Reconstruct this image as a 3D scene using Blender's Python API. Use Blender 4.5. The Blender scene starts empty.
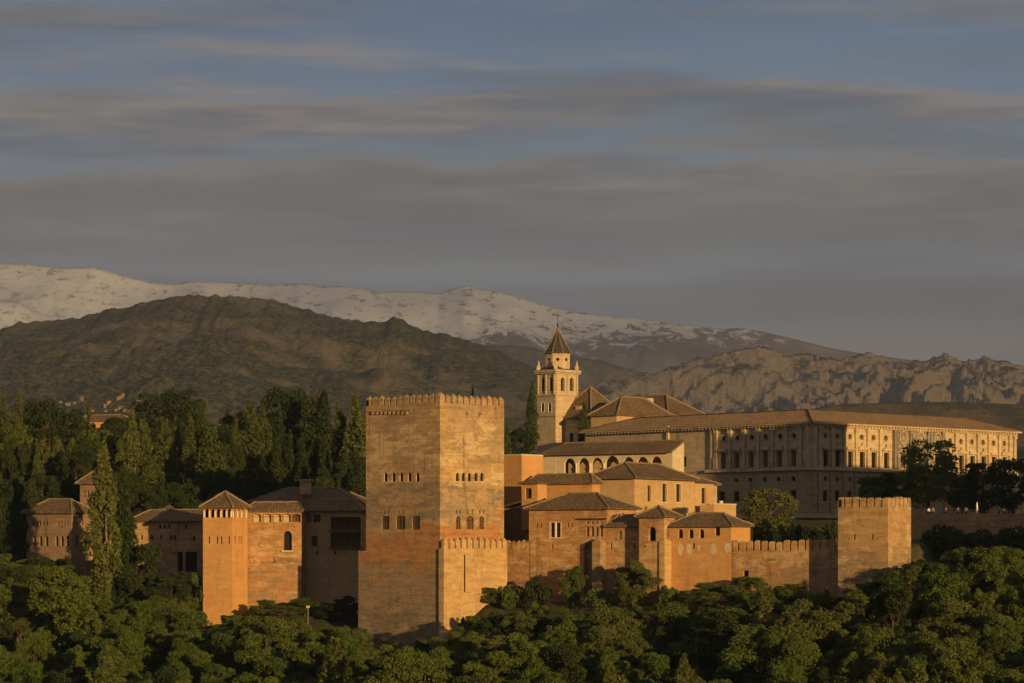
import bpy, math, random
import numpy as np
from mathutils import Vector, Matrix
R = math.radians
rnd = random.Random(11)
SC = bpy.context.scene
COL = SC.collection

# ------------------------------------------------------------------ camera
F, CX, HY = 2650.0, 512.0, 545.0        # focal length in pixels, centre column, row of the eye level
SUN_AZ, SUN_EL = R(30), R(6.5)          # sun low in the west: to the right behind the viewpoint
cd = bpy.data.cameras.new('camera'); cam = bpy.data.objects.new('camera', cd); COL.objects.link(cam)
cam.location = (0, 0, 0); cam.rotation_euler = (math.pi/2, 0, 0)
cd.sensor_width = 36; cd.lens = 36*F/1024; cd.shift_y = (HY-341.5)/1024
cd.clip_start = 1; cd.clip_end = 60000
SC.camera = cam
# ------------------------------------------------------------------ sky
W = bpy.data.worlds.new('World'); SC.world = W; W.use_nodes = True
wt = W.node_tree; wn = wt.nodes; wl = wt.links
bg = wn['Background']
sky = wn.new('ShaderNodeTexSky'); sky.sky_type = 'NISHITA'; sky.sun_disc = False
sky.sun_elevation = SUN_EL; sky.sun_rotation = R(180)-SUN_AZ; sky.altitude = 700; sky.dust_density = 1.0
SKY_STRENGTH = 0.055

def wmath(op, a, b=None, c=None, clamp=False):
    n = wn.new('ShaderNodeMath'); n.operation = op; n.use_clamp = clamp
    for i, v in enumerate((a, b, c)):
        if v is None: continue
        if isinstance(v, (int, float)): n.inputs[i].default_value = v
        else: wl.new(v, n.inputs[i])
    return n.outputs[0]
def wnoise(vec, scale, detail=5, rough=.55):
    n = wn.new('ShaderNodeTexNoise'); n.inputs['Scale'].default_value = scale
    n.inputs['Detail'].default_value = detail; n.inputs['Roughness'].default_value = rough
    wl.new(vec, n.inputs['Vector']); return n.outputs[0]
def wramp(v, stops):
    n = wn.new('ShaderNodeValToRGB'); e = n.color_ramp.elements
    while len(e) < len(stops): e.new(.5)
    for q, (p, c) in zip(e, stops):
        q.position = p; q.color = c if len(c) == 4 else (*c, 1)
    wl.new(v, n.inputs[0]); return n.outputs[0]
def wmix(f, a, b):
    n = wn.new('ShaderNodeMix'); n.data_type = 'RGBA'
    for i, v in ((0, f), (6, a), (7, b)):
        if isinstance(v, (int, float)): n.inputs[i].default_value = v
        elif isinstance(v, tuple): n.inputs[i].default_value = (*v, 1)
        else: wl.new(v, n.inputs[i])
    return n.outputs[2]
tc = wn.new('ShaderNodeTexCoord'); sp = wn.new('ShaderNodeSeparateXYZ'); wl.new(tc.outputs['Generated'], sp.inputs[0])
zc = wmath('MAXIMUM', sp.outputs[2], 0.0)
def wvec(sx, sz, off):                            # stretched along the horizon: sx round it, sz up it
    c = wn.new('ShaderNodeCombineXYZ')
    wl.new(wmath('MULTIPLY', sp.outputs[0], sx), c.inputs[0]); wl.new(wmath('MULTIPLY', sp.outputs[1], sx), c.inputs[1])
    wl.new(wmath('MULTIPLY_ADD', zc, sz, off), c.inputs[2]); return c.outputs[0]
nA = wnoise(wvec(7.0, 9.0, 3.1), 1.0, 4, .5)       # slow undulation of the layers
nB = wnoise(wvec(6.5, 46.0, 7.7), 1.0, 8, .60)     # long wisps
nC = wnoise(wvec(15.0, 130.0, 1.3), 1.0, 7, .62)    # finer wisps
calm = wramp(zc, [(.085, (.10,)*3), (.14, (1.0,)*3)])
zz_ = wmath('MULTIPLY_ADD', calm, wmath('ADD', wmath('MULTIPLY', wmath('SUBTRACT', nA, .5), .040), wmath('ADD', wmath('MULTIPLY', wmath('SUBTRACT', nB, .5), .060), wmath('MULTIPLY', wmath('SUBTRACT', nC, .5), .022))), zc)
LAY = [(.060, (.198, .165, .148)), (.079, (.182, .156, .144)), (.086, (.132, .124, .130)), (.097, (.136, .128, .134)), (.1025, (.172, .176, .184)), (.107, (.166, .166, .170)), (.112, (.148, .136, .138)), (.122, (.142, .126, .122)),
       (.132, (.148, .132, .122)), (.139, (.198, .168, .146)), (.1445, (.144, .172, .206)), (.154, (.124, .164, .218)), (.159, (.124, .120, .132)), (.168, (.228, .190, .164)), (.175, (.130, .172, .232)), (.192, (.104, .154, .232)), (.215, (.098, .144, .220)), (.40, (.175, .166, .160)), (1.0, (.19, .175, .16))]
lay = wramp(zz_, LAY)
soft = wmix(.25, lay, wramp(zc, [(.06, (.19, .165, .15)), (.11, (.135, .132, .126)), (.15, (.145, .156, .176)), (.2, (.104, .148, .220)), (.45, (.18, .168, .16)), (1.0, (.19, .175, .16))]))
wis = wnoise(wvec(5.0, 62.0, 21.4), 1.0, 9, .62); band = wramp(zc, [(.10, (0,)*3), (.135, (1,)*3), (.19, (.8,)*3), (.24, (.2,)*3)])
soft = wmix(wmath('MULTIPLY', wramp(wis, [(.50, (0,)*3), (.64, (.8,)*3)]), band), soft, (.225, .194, .172))
dk = wnoise(wvec(6.0, 50.0, 33.9), 1.0, 8, .6)
soft = wmix(wmath('MULTIPLY', wramp(dk, [(.52, (0,)*3), (.66, (.8,)*3)]), band), soft, (.105, .112, .130))
soft = wmix(1.0, soft, wramp(nB, [(.28, (.87,)*3), (.5, (1.0,)*3), (.72, (1.14,)*3)])); wn[-1].blend_type = 'MULTIPLY'
gap = wramp(nA, [(.35, (.92,)*3), (.65, (1.0,)*3)])  # how much cloud hides the clear sky
sk = wn.new('ShaderNodeMix'); sk.data_type = 'RGBA'; sk.blend_type = 'MULTIPLY'; sk.inputs[0].default_value = 1
wl.new(sky.outputs[0], sk.inputs[6]); sk.inputs[7].default_value = (SKY_STRENGTH,)*3 + (1,)
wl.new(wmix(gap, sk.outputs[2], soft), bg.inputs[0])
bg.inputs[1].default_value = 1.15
# ------------------------------------------------------------------ sun, exposure
ld = bpy.data.lights.new('sun', 'SUN'); ld.energy = 5.0; ld.angle = R(.6); ld.color = (1, .64, .245)
sun = bpy.data.objects.new('sun', ld); COL.objects.link(sun)
S = Vector((math.sin(SUN_AZ)*math.cos(SUN_EL), -math.cos(SUN_AZ)*math.cos(SUN_EL), math.sin(SUN_EL)))
sun.rotation_euler = S.to_track_quat('Z', 'Y').to_euler()
SC.view_settings.view_transform = 'Standard'; SC.view_settings.look = 'None'
SC.view_settings.gamma = 1; SC.view_settings.exposure = 0.0
SC.view_settings.use_curve_mapping = False
SC.render.engine = 'CYCLES'
SC.cycles.use_denoising = True
SC.cycles.max_bounces = 5; SC.cycles.volume_bounces = 0; SC.cycles.transparent_max_bounces = 8
SC.cycles.use_adaptive_sampling = True; SC.cycles.adaptive_threshold = .02

# ------------------------------------------------------------------ materials
MATS = {}
class NT:
    def __init__(s, name):
        s.m = bpy.data.materials.new(name); s.m.use_nodes = True
        s.t = s.m.node_tree; s.n = s.t.nodes; s.l = s.t.links; s.b = s.n['Principled BSDF']
        s.b.inputs['Specular IOR Level'].default_value = .15; s.b.inputs['Roughness'].default_value = .9
        MATS[name] = s.m
    def pos(s):
        if not hasattr(s, '_p'):
            s._p = s.n.new('ShaderNodeNewGeometry').outputs['Position']
        return s._p
    def uv(s):
        return s.n.new('ShaderNodeUVMap').outputs[0]
    def map(s, v, sc, loc=(0, 0, 0)):
        m = s.n.new('ShaderNodeMapping'); m.inputs['Scale'].default_value = sc; m.inputs['Location'].default_value = loc
        s.l.new(v, m.inputs[0]); return m.outputs[0]
    def noise(s, v, scale, detail=5, rough=.55, dist=0):
        n = s.n.new('ShaderNodeTexNoise'); n.inputs['Scale'].default_value = scale; n.inputs['Detail'].default_value = detail
        n.inputs['Roughness'].default_value = rough; n.inputs['Distortion'].default_value = dist
        s.l.new(v, n.inputs['Vector']); return n.outputs[0]
    def ramp(s, v, stops):
        n = s.n.new('ShaderNodeValToRGB'); e = n.color_ramp.elements
        while len(e) < len(stops): e.new(.5)
        for q, (p, c) in zip(e, stops):
            if isinstance(c, (int, float)): c = (c,)*3
            q.position = p; q.color = (*c, 1)
        s.l.new(v, n.inputs[0]); return n.outputs[0]
    def mix(s, f, a, b, mode='MIX'):
        n = s.n.new('ShaderNodeMix'); n.data_type = 'RGBA'; n.blend_type = mode
        for i, v in ((0, f), (6, a), (7, b)):
            if isinstance(v, (int, float)): n.inputs[i].default_value = v if i == 0 else (v, v, v, 1)
            elif isinstance(v, tuple): n.inputs[i].default_value = (*v, 1)
            else: s.l.new(v, n.inputs[i])
        return n.outputs[2]
    def math(s, op, a, b=None, clamp=False):
        n = s.n.new('ShaderNodeMath'); n.operation = op; n.use_clamp = clamp
        for i, v in enumerate((a, b)):
            if v is None: continue
            if isinstance(v, (int, float)): n.inputs[i].default_value = v
            else: s.l.new(v, n.inputs[i])
        return n.outputs[0]
    def bump(s, h, strength, dist=.1):
        n = s.n.new('ShaderNodeBump'); n.inputs['Strength'].default_value = strength; n.inputs['Distance'].default_value = dist
        s.l.new(h, n.inputs['Height']); s.l.new(n.outputs[0], s.b.inputs['Normal'])
    def col(s, c):
        if isinstance(c, tuple): s.b.inputs['Base Color'].default_value = (*c, 1)
        else: s.l.new(c, s.b.inputs['Base Color'])
        return s.m

def stone(name, c1, c2, c3, strata=1.0, stain=.5, patch=(.56, .62), seed=0.0, brick=0.0, grain=1.0, zones=(), holes=0):
    t = NT(name); p = t.pos(); q = t.map(p, (1, 1, 1), (seed*13.1, seed*7.7, seed*3.3))
    big = t.noise(q, .16, 4, .6); c = t.mix(t.ramp(big, [(.36, 0.), (.62, 1.)]), c1, c2)
    pt = t.noise(t.map(q, (1, 1, 1.7), (5, 9, 2)), .28, 6, .62, .6)
    c = t.mix(t.ramp(pt, [(patch[0], 0.), (patch[1], .8)]), c, c3)
    lay = t.noise(t.map(q, (.12, .12, 1.5)), 1.0, 5, .65)
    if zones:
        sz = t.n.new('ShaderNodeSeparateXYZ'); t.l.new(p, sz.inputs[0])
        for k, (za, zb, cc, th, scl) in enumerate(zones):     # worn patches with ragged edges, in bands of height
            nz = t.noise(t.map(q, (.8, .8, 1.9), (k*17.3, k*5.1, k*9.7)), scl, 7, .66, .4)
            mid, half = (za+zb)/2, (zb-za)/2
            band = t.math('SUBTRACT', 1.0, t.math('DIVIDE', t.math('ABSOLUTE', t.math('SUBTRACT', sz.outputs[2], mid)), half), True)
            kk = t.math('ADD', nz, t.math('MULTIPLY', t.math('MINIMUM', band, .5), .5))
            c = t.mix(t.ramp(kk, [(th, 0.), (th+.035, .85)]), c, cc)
    c = t.mix(t.math('MULTIPLY', t.ramp(lay, [(.3, 1.), (.5, 0.)]), .34*strata), c, (.13, .08, .045))
    c = t.mix(t.math('MULTIPLY', t.ramp(lay, [(.55, 0.), (.75, 1.)]), .22*strata), c, tuple(min(.7, v*1.45) for v in c1))
    st = t.noise(t.map(q, (.9, .9, .10)), 1.0, 5, .6)
    c = t.mix(t.math('MULTIPLY', t.ramp(st, [(.56, 0.), (.72, 1.)]), stain), c, (.07, .048, .03))
    mot = t.noise(t.map(q, (.6, .6, 2.4), (3, 1, 8)), .75, 8, .70)
    c = t.mix(.8*grain, c, t.ramp(mot, [(.30, .60), (.5, 1.), (.70, 1.22)]), 'MULTIPLY')
    fine = t.noise(q, 2.6, 5, .7)
    c = t.mix(.55*grain, c, t.ramp(fine, [(.25, .45), (.5, 1.), (.8, 1.25)]), 'MULTIPLY')
    h = t.math('ADD', t.math('MULTIPLY', lay, .5), fine)
    if holes:                                     # rows of small putlog holes, their dark recesses painted as dots
        su = t.n.new('ShaderNodeSeparateXYZ'); t.l.new(t.map(t.uv(), (.42, .52, 1)), su.inputs[0])
        fx = t.math('ABSOLUTE', t.math('SUBTRACT', t.math('FRACT', su.outputs[0]), .5)); fy = t.math('ABSOLUTE', t.math('SUBTRACT', t.math('FRACT', su.outputs[1]), .5))
        d = t.math('MAXIMUM', fx, fy); c = t.mix(t.math('MULTIPLY', t.math('LESS_THAN', d, .045), t.ramp(t.noise(q, .5, 3), [(.45, 0.), (.55, .8)])), c, (.03, .02, .012))
    if brick:
        b = t.n.new('ShaderNodeTexBrick'); b.inputs['Scale'].default_value = 1
        b.inputs['Brick Width'].default_value = 1.1*brick; b.inputs['Row Height'].default_value = .45*brick
        b.inputs['Mortar Size'].default_value = .035; b.inputs['Color1'].default_value = (1, 1, 1, 1); b.inputs['Color2'].default_value = (.80, .80, .78, 1)
        b.inputs['Mortar'].default_value = (.45, .42, .4, 1); t.l.new(t.uv(), b.inputs['Vector'])
        c = t.mix(.6, c, b.outputs[0], 'MULTIPLY')
    t.bump(h, .55, .12)
    return t.col(c)
TAPIA = stone('rammed earth wall', (.46, .285, .135), (.35, .225, .115), (.50, .35, .2), 1.3, .5, seed=1, holes=1, zones=((-12, 2, (.27, .19, .12), .70, .3),))
TAPIA_RED = stone('red earth wall', (.45, .24, .10), (.36, .20, .092), (.47, .31, .165), 1.0, .4, seed=2, holes=1, zones=((-12, -1, (.30, .20, .12), .70, .3), (-6, 4, (.50, .34, .18), .76, .4)))
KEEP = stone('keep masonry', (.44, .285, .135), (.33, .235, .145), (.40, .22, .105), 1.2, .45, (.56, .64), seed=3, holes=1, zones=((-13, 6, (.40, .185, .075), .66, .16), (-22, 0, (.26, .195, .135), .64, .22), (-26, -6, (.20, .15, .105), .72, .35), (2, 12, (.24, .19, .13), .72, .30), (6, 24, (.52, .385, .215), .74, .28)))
KEEP_LIGHT = stone('bastion masonry', (.50, .33, .16), (.45, .29, .14), (.50, .36, .2), .7, .3, seed=4)
RENDERW = stone('ochre render', (.50, .335, .175), (.45, .30, .155), (.53, .38, .22), .35, .25, seed=5, grain=.45)
RENDERO = stone('orange render', (.56, .30, .115), (.50, .27, .105), (.56, .345, .15), .35, .25, seed=6, grain=.45)
BRICK = stone('old brick', (.34, .18, .09), (.28, .16, .09), (.38, .24, .13), .9, .5, seed=7, brick=.8)
PALE = stone('limewash', (.60, .49, .33), (.55, .44, .29), (.62, .52, .38), .2, .2, seed=8, grain=.45)
PSTONE = stone('palace stone', (.52, .40, .25), (.44, .34, .215), (.55, .44, .30), .5, .45, seed=9)
PRUST = stone('rusticated stone', (.43, .325, .205), (.36, .275, .18), (.45, .355, .24), .5, .45, seed=10, brick=2.0)
MARBLE = stone('grey marble', (.235, .205, .165), (.19, .165, .135), (.30, .26, .21), .3, .35, seed=11)
CHURCH = stone('church stone', (.55, .43, .28), (.50, .385, .25), (.59, .475, .33), .35, .3, seed=12, brick=1.4, grain=.6)
GREYW = stone('grey earth wall', (.27, .185, .115), (.23, .155, .095), (.30, .21, .13), .9, .5, seed=13)

def tile_mat(name, c1, c2, c3):
    t = NT(name); u = t.uv(); p = t.pos()
    w = t.n.new('ShaderNodeTexWave'); w.wave_type = 'BANDS'; w.bands_direction = 'X'; w.inputs['Scale'].default_value = 1.0
    w.inputs['Distortion'].default_value = 2.2; w.inputs['Detail'].default_value = 2; t.l.new(u, w.inputs[0])
    cell = t.noise(t.map(u, (2.2, 1.1, 1)), 1.6, 4, .7)
    c = t.mix(t.ramp(cell, [(.38, 0.), (.60, 1.)]), tuple(v*1.25 for v in c1), tuple(v*.8 for v in c2))
    big = t.noise(p, .22, 5, .65)
    c = t.mix(t.ramp(big, [(.48, 0.), (.66, .8)]), c, c3)
    c = t.mix(.32, c, t.ramp(w.outputs[0], [(0, .35), (.6, 1.1)]), 'MULTIPLY'); sp_ = t.noise(p, 2.4, 5, .75); c = t.mix(.8, c, t.ramp(sp_, [(.34, .45), (.5, 1.), (.66, 1.55)]), 'MULTIPLY')
    t.bump(t.math('ADD', w.outputs[0], t.math('MULTIPLY', cell, .5)), .7, .15)
    return t.col(c)
TILE = tile_mat('old roof tile', (.21, .135, .075), (.12, .082, .05), (.10, .082, .052))
TILE_RED = tile_mat('clay roof tile', (.37, .235, .13), (.27, .17, .098), (.22, .15, .095))
SLATE = tile_mat('dark spire tile', (.075, .067, .063), (.052, .05, .05), (.085, .075, .066))

def plain(name, c, rough=.8, var=.25, scale=3, metal=0):
    t = NT(name); f = t.noise(t.pos(), scale, 4, .6)
    t.b.inputs['Roughness'].default_value = rough; t.b.inputs['Metallic'].default_value = metal
    return t.col(t.mix(t.ramp(f, [(.3, 0.), (.7, 1.)]), tuple(v*(1-var) for v in c), tuple(v*(1+var) for v in c)))
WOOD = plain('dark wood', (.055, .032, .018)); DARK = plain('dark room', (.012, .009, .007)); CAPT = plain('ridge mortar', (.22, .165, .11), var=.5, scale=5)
DARKTILE = plain('dark ridge tile', (.07, .05, .035)); SHUT = plain('shutter wood', (.13, .075, .035)); GREENSH = plain('grey green shutter', (.10, .085, .05))
CREAM = plain('cream panel', (.50, .42, .24), var=.15); WHITE = plain('white stone', (.66, .58, .46), var=.12); IRON = plain('iron', (.03, .03, .03), .5)
LATT = plain('lattice plaster', (.30, .21, .125), var=.3); BARK = plain('bark', (.075, .052, .035), var=.35, scale=2); PALEBARK = plain('pale bark', (.20, .165, .12), var=.3, scale=2)
SKIN = plain('skin', (.45, .28, .2)); CL1 = plain('white cloth', (.7, .68, .65)); CL2 = plain('blue cloth', (.10, .16, .32)); CL3 = plain('red cloth', (.4, .07, .05)); CL4 = plain('dark cloth', (.04, .04, .05)); HAIRM = plain('dark hair', (.03, .02, .012))
def glass():
    t = NT('window glass'); t.b.inputs['Roughness'].default_value = .12; t.b.inputs['Specular IOR Level'].default_value = .3
    return t.col(t.mix(t.noise(t.pos(), .8, 2), (.012, .010, .008), (.035, .026, .018)))
GLASS = glass()

def leaf_mat(name, c1, c2, c3, trans=.35):
    t = NT(name); oi = t.n.new('ShaderNodeObjectInfo'); p = t.pos()
    f = t.noise(p, .55, 4, .6); g = t.noise(p, 3.5, 3, .6)
    c = t.mix(t.ramp(f, [(.35, 0.), (.65, 1.)]), c1, c2)
    c = t.mix(t.ramp(oi.outputs['Random'], [(0., 0.), (1., .75)]), c, c3)
    c = t.mix(.7, c, t.ramp(g, [(.25, .6), (.75, 1.35)]), 'MULTIPLY')
    t.col(c); t.b.inputs['Roughness'].default_value = .65
    tr = t.n.new('ShaderNodeBsdfTranslucent'); t.l.new(c, tr.inputs[0])
    mx = t.n.new('ShaderNodeMixShader'); mx.inputs[0].default_value = trans
    t.l.new(t.b.outputs[0], mx.inputs[1]); t.l.new(tr.outputs[0], mx.inputs[2])
    t.l.new(mx.outputs[0], t.n['Material Output'].inputs[0]); return t.m
LEAF = leaf_mat('broad leaf', (.100, .150, .024), (.060, .098, .018), (.130, .158, .028))
LEAF_DK = leaf_mat('evergreen leaf', (.036, .055, .014), (.025, .040, .011), (.052, .066, .016), .25)
LEAF_CY = leaf_mat('cypress leaf', (.074, .098, .021), (.046, .066, .016), (.10, .110, .024), .25)
LEAF_PO = leaf_mat('poplar leaf', (.130, .150, .036), (.09, .115, .027), (.15, .150, .038))

# ------------------------------------------------------------------ mesh helpers
def V3(x, y, z): return Vector((x, y, z))
class MB:
    def __init__(s): s.v = []; s.f = []; s.m = []
    def face(s, pts, mi=0):
        i = len(s.v); s.v += [tuple(p) for p in pts]; s.f.append(tuple(range(i, i+len(pts)))); s.m.append(mi)
    def box(s, o, ex, ey, ez, mi=0, skip=()):   # corner o and three edge vectors
        o, ex, ey, ez = map(Vector, (o, ex, ey, ez))
        p = [o, o+ex, o+ex+ey, o+ey, o+ez, o+ex+ez, o+ex+ey+ez, o+ey+ez]
        for k, q in enumerate(((0, 3, 2, 1), (4, 5, 6, 7), (0, 1, 5, 4), (1, 2, 6, 5), (2, 3, 7, 6), (3, 0, 4, 7))):
            if k not in skip: s.face([p[i] for i in q], mi)
    def cbox(s, c, w, d, h, mi=0):              # centred on x,y, base at c.z
        s.box((c[0]-w/2, c[1]-d/2, c[2]), (w, 0, 0), (0, d, 0), (0, 0, h), mi)
    def tube(s, path, radii, n=8, mi=0, cap=True):
        path = [Vector(p) for p in path]; rings = []
        for i, p in enumerate(path):
            d = (path[min(i+1, len(path)-1)]-path[max(i-1, 0)]).normalized()
            a = d.cross(Vector((1, 0, 0)) if abs(d.x) < .8 else Vector((0, 1, 0))).normalized(); b = d.cross(a)
            rings.append([p+(a*math.cos(2*math.pi*k/n)+b*math.sin(2*math.pi*k/n))*radii[i] for k in range(n)])
        for r0, r1 in zip(rings, rings[1:]):
            for k in range(n): s.face([r0[k], r0[(k+1) % n], r1[(k+1) % n], r1[k]], mi)
        if cap: s.face(rings[-1], mi); s.face(rings[0][::-1], mi)
    def mesh(s, name, mats, loc=(0, 0, 0), smooth=False):
        me = bpy.data.meshes.new(name); L = Vector(loc)
        me.from_pydata([tuple(Vector(p)-L) for p in s.v], [], s.f)
        for m in (mats if isinstance(mats, (list, tuple)) else [mats]): me.materials.append(m)
        me.polygons.foreach_set('material_index', s.m)
        uvl = me.uv_layers.new(name='UVMap'); me.update()
        for p in me.polygons:
            n = p.normal; e = Vector((-n.y, n.x, 0))
            if e.length < .05: e = Vector((1, 0, 0))
            e.normalize(); t = n.cross(e)
            for li in p.loop_indices:
                co = me.vertices[me.loops[li].vertex_index].co + L
                uvl.data[li].uv = (co.dot(e), co.dot(t))
        if smooth: me.polygons.foreach_set('use_smooth', [True]*len(me.polygons))
        return me
    def build(s, name, mats, parent=None, loc=None, smooth=False):
        L = Vector(loc) if loc is not None else (Vector(parent['_o']) if parent is not None and '_o' in parent else Vector((0, 0, 0)))
        o = bpy.data.objects.new(name, s.mesh(name, mats, L, smooth)); COL.objects.link(o)
        if parent is not None: o.parent = parent
        elif loc is not None: o.location = L
        return o
def thing(name, label, cat, loc=(0, 0, 0), group=None):
    o = bpy.data.objects.new(name, None); COL.objects.link(o); o.location = loc; o.empty_display_size = 1
    o['label'] = label; o['category'] = cat; o['_o'] = list(map(float, loc))
    if group: o['group'] = group
    return o
def tag(o, label, cat, group=None):
    o['label'] = label; o['category'] = cat
    if group: o['group'] = group
    return o
def inst(name, me, parent, co, ang, sc=(1, 1, 1)):
    o = bpy.data.objects.new(name, me); COL.objects.link(o); o.parent = parent
    L = Vector(parent['_o']) if '_o' in parent else Vector((0, 0, 0))
    o.location = Vector(co)-L; o.rotation_euler = (0, 0, ang); o.scale = sc; return o
def sub(o, child):                               # hang child under the part o, keeping the place
    child.parent = o; child.location = child.location-o.location; return child
def X_(px, Y): return (px-CX)/F*Y
def Z_(py, Y): return (HY-py)/F*Y

class Face:                                      # a vertical wall plane through p0 along d
    def __init__(s, p0, d, left):
        s.p = Vector((p0[0], p0[1], 0)); s.d = Vector((d[0], d[1], 0)).normalized(); s.left = left
        s.n = Vector((-s.d.y, s.d.x, 0)) if left else Vector((s.d.y, -s.d.x, 0))     # outward
        s.ang = math.atan2(-s.d.y, -s.d.x) if left else math.atan2(s.d.y, s.d.x)
    def s(s, px):
        k = (px-CX)/F; return (k*s.p.y-s.p.x)/(s.d.x-k*s.d.y)
    def at(s, l, z, out=0): q = s.p+s.d*l+s.n*out; return Vector((q.x, q.y, z))
    def z(s, px, py): return Z_(py, s.p.y+s.d.y*s.s(px))
def hole_px(fc, h):
    px, w, yt, yb, kind = h[:5]; o = dict(h[5]) if len(h) > 5 else {}
    a, b = fc.s(px-w/2), fc.s(px+w/2)
    o.update(s0=min(a, b), s1=max(a, b), z0=fc.z(px, yb), z1=fc.z(px, yt), kind=kind); return o
def facewall(mb, fc, s0, s1, z0, z1, holes, mi=0):
    hs = []
    for h in holes:
        if h['s0'] > s0+.02 and h['s1'] < s1-.02 and h['z0'] > z0+.02 and h['z1'] < z1-.02: hs.append(h)
        else: print('hole outside', h, s0, s1, z0, z1)
    xs = sorted({s0, s1, *[h['s0'] for h in hs], *[h['s1'] for h in hs]})
    xs = [x for i, x in enumerate(xs) if i == 0 or x-xs[i-1] > 1e-5]
    for xa, xb in zip(xs, xs[1:]):
        xm = (xa+xb)/2; cuts = [(z0, z0)]
        col = sorted([(h['z0'], h['z1']) for h in hs if h['s0'] < xm < h['s1']])
        zc_ = z0
        for a, b in col+[(z1, z1)]:
            if a > zc_+1e-5: mb.face([fc.at(xa, zc_), fc.at(xb, zc_), fc.at(xb, a), fc.at(xa, a)], mi)
            zc_ = max(zc_, b)
    for h in hs:
        a, b, c, e = h['s0'], h['s1'], h['z0'], h['z1']; D = -h.get('depth', .45); w = b-a; m = (a+b)/2
        k = h['kind']
        if k == 'rect': loop = [(a, c), (b, c), (b, e), (a, e)]
        elif k == 'arch':
            r = w/2; rz = min(r*h.get('rise', 1.0), e-c); N = 6
            arc = [(m+r*math.cos(math.pi*i/(2*N)), e-rz+rz*math.sin(math.pi*i/(2*N))) for i in range(2*N+1)]
            loop = [(a, c), (b, c)]+arc
            for i in range(N): mb.face([fc.at(b, e), fc.at(*arc[i+1]), fc.at(*arc[i])], mi); mb.face([fc.at(a, e), fc.at(*arc[2*N-i]), fc.at(*arc[2*N-i-1])], mi)
        else:
            N = 16; r = w/2; rz = (e-c)/2; zm = (c+e)/2
            arc = [(m+r*math.cos(2*math.pi*i/N), zm+rz*math.sin(2*math.pi*i/N)) for i in range(N)]; loop = arc
            for cx0, cz0, st in ((b, e, 0), (a, e, 4), (a, c, 8), (b, c, 12)):
                for i in range(4): mb.face([fc.at(cx0, cz0), fc.at(*arc[(st+i+1) % N]), fc.at(*arc[(st+i) % N])], mi)
        for i in range(len(loop)):
            p, q = loop[i], loop[(i+1) % len(loop)]
            if abs(p[0]-q[0])+abs(p[1]-q[1]) > 1e-6: mb.face([fc.at(*p), fc.at(*q), fc.at(*q, D), fc.at(*p, D)], mi)
    return hs
WIN = {}
STY = {'dark': (GLASS, WOOD, 1), 'shutter': (SHUT, WOOD, 1), 'green': (GREENSH, SHUT, 1), 'cream': (CREAM, SHUT, 0), 'room': (DARK, WOOD, -1), 'lattice': (LATT, LATT, 2), 'slot': (DARK, WOOD, -1)}
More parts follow.
